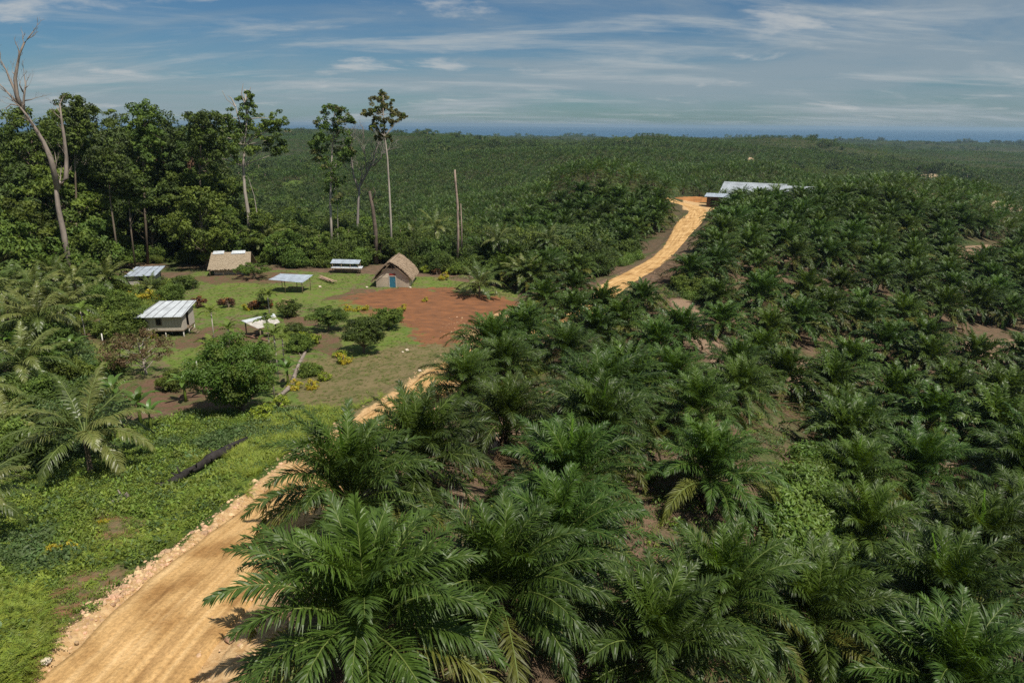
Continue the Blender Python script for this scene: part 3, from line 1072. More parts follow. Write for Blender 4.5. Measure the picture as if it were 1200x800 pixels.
for i, (px, py, w) in enumerate(PALMS):
    p = hit(px, py, OILH)
    dist = p.y
    sc = (w / F) * math.sqrt(p.x ** 2 + p.y ** 2 + (CAMZ - p.z) ** 2) / 9.0
    sc = min(1.18, max(0.92, sc)) * (1.0 if (px < 905 and py > 300) else 1.08)
    d = math.hypot(p.x, p.y)
    lod = 0 if d < 75 else 1
    if any(math.hypot(p.x - q[0], p.y - q[1]) < 5.2 for q in placed): continue
    if road_dist(np.array([p.x]), np.array([p.y]))[0] < 3.0: p = p + Vector((1.6, -2.2, 0)); print('moved', i)
    placed.append((p.x, p.y))
    reg = 'near' if (px < 905 and py > 335) or (px < 1000 and py > 640) else ('valley' if py > 300 and px > 850 else 'ridge')
    lab, grp = sector(px, py)
    if i in BIG_LABEL: lab, grp = BIG_LABEL[i], None
    put_oil(p.x, p.y, sc, lod, i, lab, grp, spear_on=(i in (1, 4, 6, 7, 9, 13, 38, 62, 25) or rnd.random() < 0.12))


# bigger plantation: rows on a triangular grid
def candidates(dmin, dmax, sp, ang):
    nx = int(dmax / sp) + 2
    rows = int(dmax / (sp * 0.866)) + 2
    I, J = np.meshgrid(np.arange(-nx, nx), np.arange(-4, rows * 1.3))
    X = I * sp + (J % 2) * sp / 2
    Y = J * sp * 0.866
    ca, sa = math.cos(ang), math.sin(ang)
    x = X * ca - Y * sa; y = X * sa + Y * ca
    x, y = x.ravel(), y.ravel()
    rs = np.random.RandomState(3)
    # rows follow the slopes: gentle warp
    x0_, y0_ = x, y
    x = x0_ + 16 * vnoise(x0_ / 80, y0_ / 80) + 40 * vnoise(x0_ / 300, y0_ / 300) + rs.uniform(-1.0, 1.0, len(x))
    y = y0_ + 16 * vnoise(x0_ / 80 + 40, y0_ / 80) + 40 * vnoise(x0_ / 300 + 70, y0_ / 300) + rs.uniform(-1.0, 1.0, len(x))
    d = np.hypot(x, y); az = np.arctan2(x, y)
    k = (d > dmin) & (d <= dmax) & (az > R(-43)) & (az < np.where(d < 220, R(60), R(44))) & (y > 0)
    return x[k], y[k]


def ok(x, y, clear=4.4):
    k = road_dist(x, y) > np.where(np.hypot(x, y) > 105, 8.5, 4.6)
    for nm in ('village', 'forest'):
        k &= mask(nm, x, y, 4.0 if nm == 'village' else 3.0) < 0.3
    k &= mask('weeds', x, y, 3.0) < 0.2
    k &= mask('path', x, y, 4.5) < 0.22
    k &= mask('creeper', x, y, 2.0) < 0.35
    k &= mask('far_bare', x, y, 3.0) < 0.5
    k &= mask('gravel', x, y, 3.0) < 0.3
    k &= mask('far_green', x, y, 2.0) < 0.6
    k &= ~gaps(x, y)
    k &= ground_raw(x, y) > -43.5
    return k


SHED = hit(885, 238)
x, y = candidates(10, 1100, 8.4, 0.25)
kk = ok(x, y)
x, y = x[kk], y[kk]
# open ground round the far sheds
kk = ~((np.abs(x - SHED.x + 1) < 27) & (y > SHED.y - 34) & (y < SHED.y + 22) & ~((np.abs(x - SHED.x - 12) < 4.5) & (y < SHED.y - 12)) & ~((np.abs(x - SHED.x + 4) < 4.5) & (y < SHED.y - 14)))
x, y = x[kk], y[kk]
# nothing from the grid where palms were placed by hand, nor left of the village
d = np.hypot(x, y)
az = np.arctan2(x, y)
keep = np.ones(len(x), bool)
PL = np.array(placed)
for i in range(len(x)):
    if d[i] < 320 and np.min(np.hypot(PL[:, 0] - x[i], PL[:, 1] - y[i])) < 6.4: keep[i] = False
# the left flank (gardens, forest) holds no oil palms nearer than the valley behind
z_px = az
keep &= ~((az < R(-3)) & (d < 175) & (road_dist(x, y) > 0) & (az < np.interp(d, [0, 20, 60, 120, 175], [R(-14), R(-14), R(-9), R(-2), R(-4)])))
keep &= ~((az < R(-19)) & (d < 320))
x, y, d, az = x[keep], y[keep], d[keep], az[keep]
# what the camera can see (in frame)
zg = ground_z(x, y)
Mi = np.array(CAMM.transposed())
rel = np.stack([x, y, zg + 2 - CAMZ], 1) @ Mi.T
PXX = 600 + F * rel[:, 0] / -rel[:, 2]
PYY = 400 - F * rel[:, 1] / -rel[:, 2]
infr = (rel[:, 2] < 0) & (PXX > -20) & (PXX < 1220) & (PYY < 850) & (PYY > 120)
order = np.argsort(np.where(infr, d, 1e6))
n_left = 300 - N_oil[0]
near_set = order[:n_left]
GREEN = []
for q, i in enumerate(near_set):
    lod = 0 if d[i] < 55 else 1
    if PXX[i] < 815 and PYY[i] < 325: reg = 'hill'
    elif PYY[i] < 300 and PXX[i] >= 815: reg = 'ridge'
    elif PXX[i] > 860 and not (PXX[i] < 1000 and PYY[i] > 640): reg = 'valley'
    else: reg = 'near'
    lab, grp = sector(PXX[i], PYY[i])
    put_oil(x[i], y[i], (rnd.uniform(0.98, 1.2) if reg != 'near' else rnd.uniform(0.9, 1.15)), lod, q, lab, grp, spear_on=rnd.random() < 0.22, z=float(zg[i]))
rest = np.ones(len(x), bool); rest[near_set] = False
rest &= infr | (d > 34) | (x > 22)
RX, RY, RZ, RD = x[rest], y[rest], zg[rest], d[rest]


# ------------------------------------------------------------------ instancing one mass on points
def scatter(name, pts, protos, scales, label, cat=None, rots=None, seed=1, tilt=0.0):
    """one object: points carrying copies of the prototype meshes"""
    me = bpy.data.meshes.new(name)
    me.vertices.add(len(pts))
    me.vertices.foreach_set('co', np.asarray(pts, np.float32).ravel())
    rs = np.random.RandomState(seed)
    a = me.attributes.new('psc', 'FLOAT', 'POINT'); a.data.foreach_set('value', np.asarray(scales, np.float32))
    rot = np.zeros((len(pts), 3), np.float32)
    rot[:, 2] = rs.uniform(0, 6.283, len(pts)) if rots is None else rots
    if tilt:
        rot[:, 0] = rs.normal(0, tilt, len(pts)); rot[:, 1] = rs.normal(0, tilt, len(pts))
    a = me.attributes.new('prot', 'FLOAT_VECTOR', 'POINT'); a.data.foreach_set('vector', rot.ravel())
    a = me.attributes.new('pid', 'INT', 'POINT'); a.data.foreach_set('value', rs.randint(0, len(protos), len(pts)).astype(np.int32))
    o = link(name, me)
    ng = bpy.data.node_groups.new(name + '_nodes', 'GeometryNodeTree')
    ng.interface.new_socket('Geometry', in_out='INPUT', socket_type='NodeSocketGeometry')
    ng.interface.new_socket('Geometry', in_out='OUTPUT', socket_type='NodeSocketGeometry')
    nn, ll = ng.nodes, ng.links
    gi, go = nn.new('NodeGroupInput'), nn.new('NodeGroupOutput')
    g2i = nn.new('GeometryNodeGeometryToInstance')
    # order matters: links to a multi-input socket are listed last-first
    infos = []
    for pr in protos:
        oi = nn.new('GeometryNodeObjectInfo')
        oi.inputs['Object'].default_value = pr
        oi.inputs['As Instance'].default_value = True
        infos.append(oi)
    for oi in infos:
        ll.new(oi.outputs['Geometry'], g2i.inputs[0])
    # Geometry to Instance would make a single instance; join instead
    jn = nn.new('GeometryNodeJoinGeometry')
    nn.remove(g2i)
    for oi in infos:
        ll.new(oi.outputs['Geometry'], jn.inputs[0])
    iop = nn.new('GeometryNodeInstanceOnPoints')
    iop.inputs['Pick Instance'].default_value = True

    def named(nm, ty):
        q = nn.new('GeometryNodeInputNamedAttribute'); q.data_type = ty
        q.inputs['Name'].default_value = nm
        return q.outputs['Attribute']
    ll.new(gi.outputs[0], iop.inputs['Points'])
    ll.new(jn.outputs[0], iop.inputs['Instance'])
    ll.new(named('pid', 'INT'), iop.inputs['Instance Index'])
    e2r = nn.new('FunctionNodeEulerToRotation')
    ll.new(named('prot', 'FLOAT_VECTOR'), e2r.inputs[0])
    ll.new(e2r.outputs[0], iop.inputs['Rotation'])
    ll.new(named('psc', 'FLOAT'), iop.inputs['Scale'])
    ll.new(iop.outputs[0], go.inputs[0])
    md = o.modifiers.new('scatter', 'NODES')
    md.node_group = ng
    tag(o, label, cat, kind='stuff')
    return o


def proto(name, mb_or_mesh, mats=None):
    me = mb_or_mesh if mats is None else mb_or_mesh.mesh(name, mats)
    return bpy.data.objects.new(name, me)       # never linked to the scene: only its mesh is used


def merge_palm(lod, seed):
    mb = oil_crown(seed, lod)
    mb.v = [(a, b, c + OILH) for a, b, c in mb.v]
    mb.tube([(0, 0, -1), (0, 0, OILH)], [0.4, 0.3], 5, 4)
    return mb


OM5 = OM + [palm_trunk]
P1 = [proto('palm_mass_near', merge_palm(1, 300 + s), OM5) for s in range(3)]
P2 = [proto('palm_mass_mid', merge_palm(2, 310 + s), OM5) for s in range(4)]
mA = RD < 240
mB = ~mA
rs = np.random.RandomState(8)
scatter('oil_palm_plantation', np.stack([RX[mA], RY[mA], RZ[mA]], 1), P1, rs.uniform(1.0, 1.25, mA.sum()), 'oil palms of the middle distance closing into one green canopy', tilt=0.05)
oil_pale = mat('oil_palm_pale_leaf', (0.070, 0.110, 0.020), 0.5, 0.3, var=0.3, scale=1.5, trans=0.2, objvar=0.3)
OMB = [oil_pale, rachis_m, oil_young, oil_old]


def young_block(x, y):
    return fbm(x / 210 + 31, y / 170, 3) > 0.22


P2b = [proto('palm_mass_young', merge_palm(2, 320 + s), OMB + [palm_trunk]) for s in range(3)]
yb = young_block(RX, RY)
for sel, pr, s0, s1, lb, sd_ in ((mB & ~yb, P2, 1.0, 1.3, 'far oil palms dotting the hills towards the sea', 2), (mB & yb, P2b, 0.7, 1.05, 'paler blocks of younger oil palms on the far hills', 3)):
    scatter('oil_palm_plantation', np.stack([RX[sel], RY[sel], RZ[sel]], 1), pr, rs.uniform(s0, s1, sel.sum()), lb, seed=sd_, tilt=0.05)


def palm_patch(seed):
    rg = random.Random(seed)
    mb = MB()
    for i in range(3):
        for j in range(3):
            q = oil_crown(seed * 10 + i * 3 + j, 3)
            s = rg.uniform(0.9, 1.15)
            ox, oy = (i - 1) * 8.2 + (j % 2) * 4 + rg.uniform(-2, 2), (j - 1) * 7.6 + rg.uniform(-2, 2)
            o = len(mb.v)
            mb.v += [(a * s + ox, b * s + oy, c * s + 2.0) for a, b, c in q.v]
            mb.f += [tuple(k + o for k in f) for f in q.f]
            mb.m += q.m; mb.s += q.s
    return mb


PP = [proto('palm_patch', palm_patch(s), OM) for s in (41, 42, 43)]
x, y = candidates(1100, 4150, 24.0, 0.25)
kk = mask('far_bare', x, y, 6.0) < 0.5
kk &= mask('far_green', x, y, 6.0) < 0.5
kk &= ground_raw(x, y) > -44
x, y = x[kk], y[kk]
PPb = [proto('palm_patch_young', palm_patch(s), OMB) for s in (44, 45)]
yb = young_block(x, y)
for sel, pr, lb, sd_ in ((~yb, PP, 'most distant oil palm rows as a fine dark texture', 4), (yb, PPb, 'most distant paler blocks of young oil palms', 5)):
    scatter('oil_palm_plantation', np.stack([x[sel], y[sel], ground_z(x[sel], y[sel]) - 0.5], 1), pr, rs.uniform(0.95, 1.1, sel.sum()), lb, seed=sd_, rots=rs.randint(0, 6, sel.sum()) * math.pi / 3)
print('oil palms', N_oil[0], 'mass', len(RX), 'patches', len(x))

# ------------------------------------------------------------------ broad-leaved trees
def at_d(px, py, D):
    v = ray(px, py)
    L = math.hypot(v.x, v.y)
    return Vector((v.x / L * D, v.y / L * D, CAMZ + v.z / L * D))


def leaves(mb, c, rx, rz, n, size, rg, mi=0, up=0.35, fill_=0.25):
    c = Vector(c)
    vs, fs = [], []
    for _ in range(n):
        while True:
            d = Vector((rg.gauss(0, 1), rg.gauss(0, 1), rg.gauss(up, 1)))
            if d.length > 0.1: break
        d.normalize()
        r = rg.uniform(0.72, 1.05) if rg.random() > fill_ else rg.uniform(0.2, 0.8)
        p = c + Vector((d.x * rx * r, d.y * rx * r, d.z * rz * r))
        nm = (d * 0.8 + Vector((rg.uniform(-1, 1), rg.uniform(-1, 1), rg.uniform(-0.4, 1)))).normalized()
        a = nm.cross(Vector((rg.uniform(-1, 1), rg.uniform(-1, 1), rg.uniform(-1, 1))))
        if a.length < 0.05: continue
        a.normalize()
        b = nm.cross(a)
        s = size * rg.uniform(0.6, 1.3)
        o = len(vs)
        vs += [p - a * s, p - b * s * 0.45 - nm * s * 0.12, p + a * s, p + b * s * 0.45 - nm * s * 0.12]
        fs.append((o, o + 1, o + 2, o + 3))
    mb.add(vs, fs, mi)


def bendy(rg, a, b, k=5, amp=0.05):
    a, b = Vector(a), Vector(b)
    L = (b - a).length
    out = []
    ox = oy = 0
    for i in range(k + 1):
        t = i / k
        if 0 < i < k:
            ox += rg.uniform(-1, 1) * amp * L / k * 1.5; oy += rg.uniform(-1, 1) * amp * L / k * 1.5
        w = math.sin(math.pi * t)
        out.append(a.lerp(b, t) + Vector((ox * w, oy * w, w * amp * L * rg.uniform(-0.2, 0.5))))
    return out


def tree_meshes(seed, H, crown_r, crown_lo, tr, nclump, cr, nleaf, lsize, flat=0.6, shape=1.0, lean=0.04, gap=0.0):
    """trunk with limbs; crown of uneven leaf clumps. base at the origin"""
    rg = random.Random(seed)
    T, K = MB(), MB()
    top = Vector((rg.uniform(-lean, lean) * H, rg.uniform(-lean, lean) * H, H * 0.86))
    tp = bendy(rg, (0, 0, -0.6), top, 7, 0.05)
    T.tube(tp, [tr * (1.25 if i == 0 else 1) * (1 - 0.82 * i / 7) + 0.03 for i in range(8)], 8, wob=0.12, rg=rg)
    zc = (crown_lo + 1) / 2 * H
    hz = (1 - crown_lo) / 2 * H
    for i in range(nclump):
        for _ in range(30):
            d = Vector((rg.uniform(-1, 1), rg.uniform(-1, 1), rg.uniform(-1, 1)))
            if 0.45 < d.length < 1: break
        wdt = 1 - 0.30 * shape * max(0, d.z) - 0.25 * max(0, -d.z)
        c = Vector((d.x * crown_r * wdt + top.x * 0.8, d.y * crown_r * wdt + top.y * 0.8, zc + d.z * hz * 0.92))
        if rg.random() < gap: continue
        r = cr * rg.uniform(0.65, 1.35)
        for j in range(3):
            cc = c + Vector((rg.uniform(-1, 1), rg.uniform(-1, 1), rg.uniform(-0.5, 0.6))) * r * 0.7
            leaves(K, cc, r * rg.uniform(0.55, 0.8), r * flat * rg.uniform(0.55, 0.8), nleaf // 3, lsize, rg, 0 if rg.random() < 0.72 else 1)
        if i % 2 == 0:
            t = min(0.93, max(crown_lo * 0.85, (c.z / H) - 0.22)) / 0.86
            t = min(t, 0.97)
            k = t * 7; i0 = int(k)
            st = tp[min(i0, 7)].lerp(tp[min(i0 + 1, 7)], k - i0)
            lr = max(0.05, tr * (1 - 0.82 * t) * 0.5)
            T.tube(bendy(rg, st, c, 4, 0.12), [lr, lr * 0.8, lr * 0.6, lr * 0.4, lr * 0.2], 5, cap=False)
    return T, K


def put_tree(name, label, cat, loc, meshes, mt, mc, rz=0.0, sc=(1, 1, 1), group=None):
    r = thing(name, label, cat, loc, rz, group)
    r.scale = sc
    link('trunk', meshes[0], r)
    link('crown', meshes[1], r)
    return r


FT = []
for s, (H, crr, lo, tr, nc, cr, nl, ls, fl, mA_, mB_, mb_) in enumerate([
    (32, 9.0, 0.34, 0.55, 80, 1.9, 150, 0.34, 0.65, leafA, leafB, bark),
    (31, 8.0, 0.46, 0.50, 75, 1.9, 150, 0.34, 0.6, leafC, leafA, bark_red),
    (30, 10.0, 0.50, 0.42, 85, 1.8, 150, 0.30, 0.4, leafA, leafC, bark_pale),
    (26, 7.5, 0.22, 0.4, 75, 1.8, 150, 0.34, 0.7, leafC, leafA, bark),
    (18, 7.0, 0.12, 0.35, 70, 1.6, 150, 0.34, 0.7, leafB, leafA, bark),
    (14, 6.0, 0.06, 0.3, 65, 1.5, 140, 0.34, 0.7, leafA, leafB, bark),
]):
    T, K = tree_meshes(500 + s, H, crr, lo, tr, nc, cr, nl, ls, fl)
    FT.append((T.mesh('forest_tree_trunk', mb_), K.mesh('forest_tree_crown', [mA_, mB_]), H))


def forest(px, base_py, top_py, kind, label, group=None, D=None, wide=1.0, name='forest_tree', cat='tree'):
    D = D or math.hypot(*hit(px, base_py)[:2])
    b = at_d(px, 300, D)
    z = float(ground_z(b.x, b.y)[0])
    h = at_d(px, top_py, D).z - z
    k = h / FT[kind][2]
    return put_tree(name, label, cat, (b.x, b.y, z - 0.2), FT[kind][:2], None, None, rnd.uniform(0, 6.28), (k * wide, k * wide, k), group)


forest(133, 295, 121, 2, 'tall forest tree with layered flat foliage tiers and a forked slim pale trunk', wide=0.95)
forest(207, 297, 129, 1, 'tall dense dark forest tree with a bare reddish trunk above the back shed', wide=0.95)
forest(20, 290, 137, 3, 'dark leafy forest tree at the left edge behind the leaning dead tree')
forest(68, 288, 122, 0, 'tall round-topped tree between the two prongs of the leaning dead tree', D=172)
forest(103, 290, 124, 0, 'tall broad tree just right of the leaning dead tree', D=168, wide=0.85)
forest(163, 290, 142, 3, 'slightly lower forest tree in the skyline dip between two tall crowns', D=170)
forest(236, 292, 138, 1, 'dark tree filling the skyline left of the ragged emergent tree', D=172, wide=0.8)
forest(40, 285, 228, 4, 'yellow-green mid-height tree low at the left of the forest edge', D=142, wide=1.1)
forest(92, 280, 246, 5, 'small bushy tree at the foot of the leaning dead tree', D=140)
forest(105, 285, 262, 5, 'rounded dark bush tree at the forest edge right of the leaning dead trunk', D=138, wide=0.9)
forest(242, 288, 214, 4, 'bright mid-height tree under the ragged emergent tree', D=152)
#forest(177, 285, 250, 5, 'low leafy tree between the tall reddish trunk and the back shed', D=146, wide=0.8)
#forest(238, 285, 255, 5, 'low rounded tree right of the reddish trunk', D=146, wide=0.8)
forest(270, 290, 236, 4, 'mid-height tree just left of the twin pale trunks', D=158, wide=0.8)
#forest(158, 285, 268, 5, 'low bush tree in front of the forked slim trunks', D=144, wide=0.7)
forest(-25, 285, 215, 4, 'mid-height tree cut by the left edge of the picture', D=140)
forest(5, 285, 240, 5, 'low leafy tree at the left edge under the dark tree', D=136)
for i, (px, ty, D, k) in enumerate([(312, 246, 158, 4), (336, 262, 152, 5), (358, 256, 160, 5), (374, 268, 150, 5), (412, 262, 158, 5), (446, 268, 152, 5), (470, 262, 160, 5), (495, 275, 152, 5), (345, 240, 185, 4), (430, 252, 182, 4), (478, 268, 175, 5), (520, 282, 160, 5)]):
    forest(px, 290, ty, k, 'rounded green tree in the thicket behind the village clearing', 'thicket trees behind the village', D=D, wide=1.15)
for i, (px, ty, D, k) in enumerate([(-95, 135, 170, 0), (-60, 128, 178, 1), (-30, 140, 168, 0), (0, 142, 186, 2), (45, 148, 184, 3), (85, 150, 190, 1), (120, 150, 195, 3), (150, 150, 192, 0), (185, 150, 190, 3),
                                    (220, 152, 192, 0), (255, 165, 190, 3), (275, 205, 185, 4), (-80, 200, 150, 4), (55, 180, 162, 3), (15, 175, 160, 3), (180, 185, 165, 3), (85, 190, 158, 4), (225, 195, 165, 4), (255, 200, 172, 4),
                                    (120, 205, 172, 4), (35, 250, 150, 5), (65, 255, 150, 5), (125, 250, 160, 5), (170, 240, 172, 5), (222, 245, 172, 5), (290, 240, 170, 5)]):
    forest(px, 290, ty, k, 'green forest tree standing in the second rank behind the front forest trees', 'forest trees of the rear ranks', D=D, wide=1.05)


def custom_tree(name, label, D, trunk_px, clumps, mats_, bm, tr, limbs=(), lsize=0.32, seed=1, mpp=None, dens=1.0, group=None):
    """trunk and clumps laid out as seen from the road side, spread in real depth"""
    rg = random.Random(seed)
    base = at_d(trunk_px[0][0], 300, D)
    gz = float(ground_z(base.x, base.y)[0])
    base.z = gz
    r = thing(name, label, 'tree', base, 0, group)
    m = D / F * 1.0
    T, K = MB(), MB()
    tp = [Vector((0, 0, -0.5))] + [at_d(a, b, D) - base for a, b in trunk_px[1:]]
    T.tube(tp, [tr * (1 - 0.75 * i / (len(tp) - 1)) for i in range(len(tp))], 8, wob=0.1, rg=rg)
    for (a, b, c_) in clumps:
        rad = c_ * m * 1.18
        c = at_d(a, b, D) - base
        side = Vector((base.x, base.y, 0)).normalized()
        c = c + side * rg.uniform(-1, 1) * 2.2
        for j in range(9):
            cc = c + Vector((rg.uniform(-1, 1), rg.uniform(-1, 1), rg.uniform(-0.8, 0.8))) * rad * 0.85
            leaves(K, cc, rad * rg.uniform(0.25, 0.5), rad * rg.uniform(0.18, 0.38), int(42 * dens * max(1, rad / 2)), lsize, rg, 0 if rg.random() < 0.7 else 1)
        # nearest trunk point slightly below
        st = min(tp, key=lambda q: (q - c).length + (3 if q.z > c.z else 0))
        T.tube(bendy(rg, st, c, 4, 0.10), [tr * 0.3, tr * 0.24, tr * 0.17, tr * 0.1, 0.03], 5, cap=False)
    for lp in limbs:
        q = [at_d(a, b, D) - base for a, b in lp]
        T.tube(q, [max(0.04, tr * 0.42 * (1 - 0.85 * i / (len(q) - 1))) for i in range(len(q))], 6, cap=False, wob=0.15, rg=rg)
    T.build('trunk', bm, r)
    if clumps: K.build('crown', mats_, r)
    return r


custom_tree('emergent_tree', 'ragged emergent tree with bare crooked top branches and twin pale trunks', 160,
            [(293, 300), (291, 250), (287, 225), (285, 195), (287, 170), (289, 140), (287, 105)],
            [(250, 138, 10), (243, 150, 10), (258, 152, 9), (262, 142, 8), (286, 118, 6), (293, 126, 6), (278, 136, 9), (294, 142, 10), (272, 150, 10), (284, 154, 11), (302, 154, 9), (324, 138, 8), (328, 146, 8), (318, 150, 8),
             (322, 162, 8), (316, 170, 7), (326, 176, 7), (330, 168, 5), (284, 168, 11), (270, 168, 10), (262, 180, 8), (298, 176, 7), (276, 184, 8), (311, 145, 6), (292, 112, 4)],
            [leafA, leafB], bark_pale, 0.42, dens=1.2, lsize=0.28,
            limbs=[[(287, 170), (280, 140), (276, 125), (266, 117), (260, 106)], [(276, 125), (271, 115), (267, 112)], [(288, 125), (283, 110), (285, 98)], [(288, 118), (292, 108), (294, 102)], [(285, 195), (268, 180), (255, 160)],
                   [(305, 300), (303, 262), (298, 230), (290, 205)], [(287, 170), (305, 158), (322, 150)], [(285, 195), (262, 186), (248, 190)]], seed=3)
custom_tree('columnar_forest_tree', 'narrow tree of tall stacked foliage left of the pale leafless tree', 162,
            [(389, 300), (388, 262), (387, 235), (388, 200), (390, 165), (392, 130)],
            [(394, 127, 6), (384, 128, 6), (402, 133, 7), (411, 140, 5), (376, 143, 7), (387, 146, 9), (400, 150, 9), (379, 158, 8), (371, 163, 6), (366, 172, 6), (384, 170, 11), (402, 168, 9), (372, 182, 7), (395, 184, 11), (382, 190, 8),
             (405, 186, 6), (390, 204, 9), (397, 214, 8), (388, 220, 7), (394, 232, 6), (410, 178, 6)],
            [leafA, leafO], bark_pale, 0.34, limbs=[[(395, 300), (396, 265), (395, 230)]], seed=4, lsize=0.30)
custom_tree('emergent_tree', 'slender tree with a long bare white trunk and a small tufted crown', 158,
            [(459, 302), (458, 260), (456, 220), (454, 185), (451, 160), (449, 135), (449, 112)],
            [(449, 112, 6), (442, 120, 6), (453, 122, 6), (434, 130, 5), (447, 130, 6), (459, 132, 5), (468, 137, 5), (429, 133, 4), (473, 136, 3), (441, 142, 6), (452, 144, 6), (437, 149, 4), (462, 144, 4), (448, 156, 5), (455, 162, 4), (443, 161, 4)],
            [leafO, leafA], bark_pale, 0.27, seed=5, lsize=0.28)


def bare_tree(name, label, D, base_px, paths, mt, twig=0, seed=1, rads=None, n=7):
    rg = random.Random(seed)
    base = at_d(base_px, 300, D)
    base.z = float(ground_z(base.x, base.y)[0])
    r = thing(name, label, 'dead tree', base)
    first = True
    for i, (w, pth) in enumerate(paths):
        mb = MB()
        q = [at_d(a, b, D) - base for a, b in pth]
        if first:
            q = [Vector((0, 0, -0.5))] + q[1:]
        side = Vector((base.x, base.y, 0)).normalized()
        if not first:
            dv = rg.uniform(-1, 1) * 1.5
            q = [p + side * dv * (k / len(q)) for k, p in enumerate(q)]
        mb.tube(q, [w * (1 - (0.5 if first else 0.8) * k / (len(q) - 1)) for k in range(len(q))], n, wob=0.2, rg=rg)
        if twig:
            def grow(p, d, L, rr, depth):
                e = p + d * L
                mb.tube(bendy(rg, p, e, 3, 0.15), [rr, rr * 0.85, rr * 0.7, rr * 0.5], 4, cap=False)
                if depth > 0:
                    for _ in range(rg.randint(2, 3)):
                        d2 = (d + Vector((rg.uniform(-1, 1), rg.uniform(-1, 1), rg.uniform(-0.2, 0.9))) * 0.75).normalized()
                        grow(e if rg.random() < 0.6 else p.lerp(e, 0.6), d2, L * rg.uniform(0.6, 0.85), rr * 0.55, depth - 1)
            for k in range(1, len(q)):
                if first and k < len(q) - 1: continue
                for _ in range(twig):
                    d = (q[k] - q[k - 1]).normalized() + Vector((rg.uniform(-1, 1), rg.uniform(-1, 1), rg.uniform(-0.2, 0.7))) * 0.7
                    grow(q[k], d.normalized(), 2.2 if twig > 1 else 1.1, w * (0.35 if twig > 1 else 0.22), 3 if twig > 1 else 2)
        mb.build('trunk' if first else 'limb', mt, r)
        first = False
    return r


bare_tree('dead_tree', 'tall leaning dead tree with crooked bare limbs at the left edge', 135, 78,
          [(0.52, [(78, 300), (74, 270), (69, 245), (66, 224), (70, 212)]),
           (0.50, [(68, 222), (59, 185), (50, 165), (41, 150), (31, 135), (24, 126)]),
           (0.42, [(71, 216), (77, 208), (78, 185), (75, 160), (72, 140), (70, 122)]),
           (0.30, [(26, 129), (20, 112), (18, 92), (21, 75), (23, 64), (28, 52), (33, 46), (39, 38)]),
           (0.26, [(22, 122), (17, 105), (11, 92), (7, 82), (0, 69)]), (0.22, [(28, 131), (28, 115), (30, 100), (28, 86)]), (0.2, [(22, 122), (12, 112), (4, 103), (-4, 96)]),
           (0.12, [(22, 124), (13, 122), (8, 126), (5, 133)]), (0.12, [(29, 118), (36, 117), (42, 115)]), (0.1, [(30, 103), (34, 100)]), (0.12, [(72, 135), (68, 128), (66, 124)]), (0.12, [(18, 88), (14, 84)]), (0.12, [(27, 108), (23, 100), (24, 95)]),
           (0.1, [(23, 66), (21, 58)]), (0.09, [(70, 128), (73, 124)]), (0.14, [(64, 208), (66, 190), (64, 178)])],
          dead_wood, seed=2, twig=1)
bare_tree('dead_tree', 'pale leafless tree with a fan of fine twigs beside the white-trunked tree', 165, 421,
          [(0.40, [(421, 300), (419, 262), (420, 235), (422, 215)]), (0.25, [(422, 228), (414, 205), (412, 185), (411, 170)]), (0.26, [(422, 218), (430, 203), (437, 190), (441, 176)]), (0.2, [(430, 203), (428, 185), (426, 168)]), (0.2, [(437, 195), (446, 186), (450, 180)])],
          mat('ashen_wood', (0.27, 0.235, 0.21), 0.9, 0.1, var=0.2, scale=2), twig=3, seed=6, n=5)
bare_tree('tree_snag', 'dark broken trunk right of the pale leafless tree', 150, 440, [(0.55, [(440, 305), (440, 270), (437, 245), (433, 224)]), (0.2, [(436, 235), (440, 225), (437, 219)])], mat('grey_brown_snag', (0.13, 0.10, 0.08), 0.9, 0.1, var=0.4, scale=1.5, bump=0.5), seed=7)
bare_tree('tree_snag', 'pale broken pole of a dead tree alone right of the thatched gable hut', 145, 536, [(0.34, [(536, 302), (537, 270), (536, 240), (534, 215), (533, 199)]), (0.25, [(541, 300), (541, 265), (540, 238)])], mat('pinkish_snag', (0.33, 0.25, 0.20), 0.9, 0.1, var=0.35, scale=1.5, bump=0.5), seed=8)

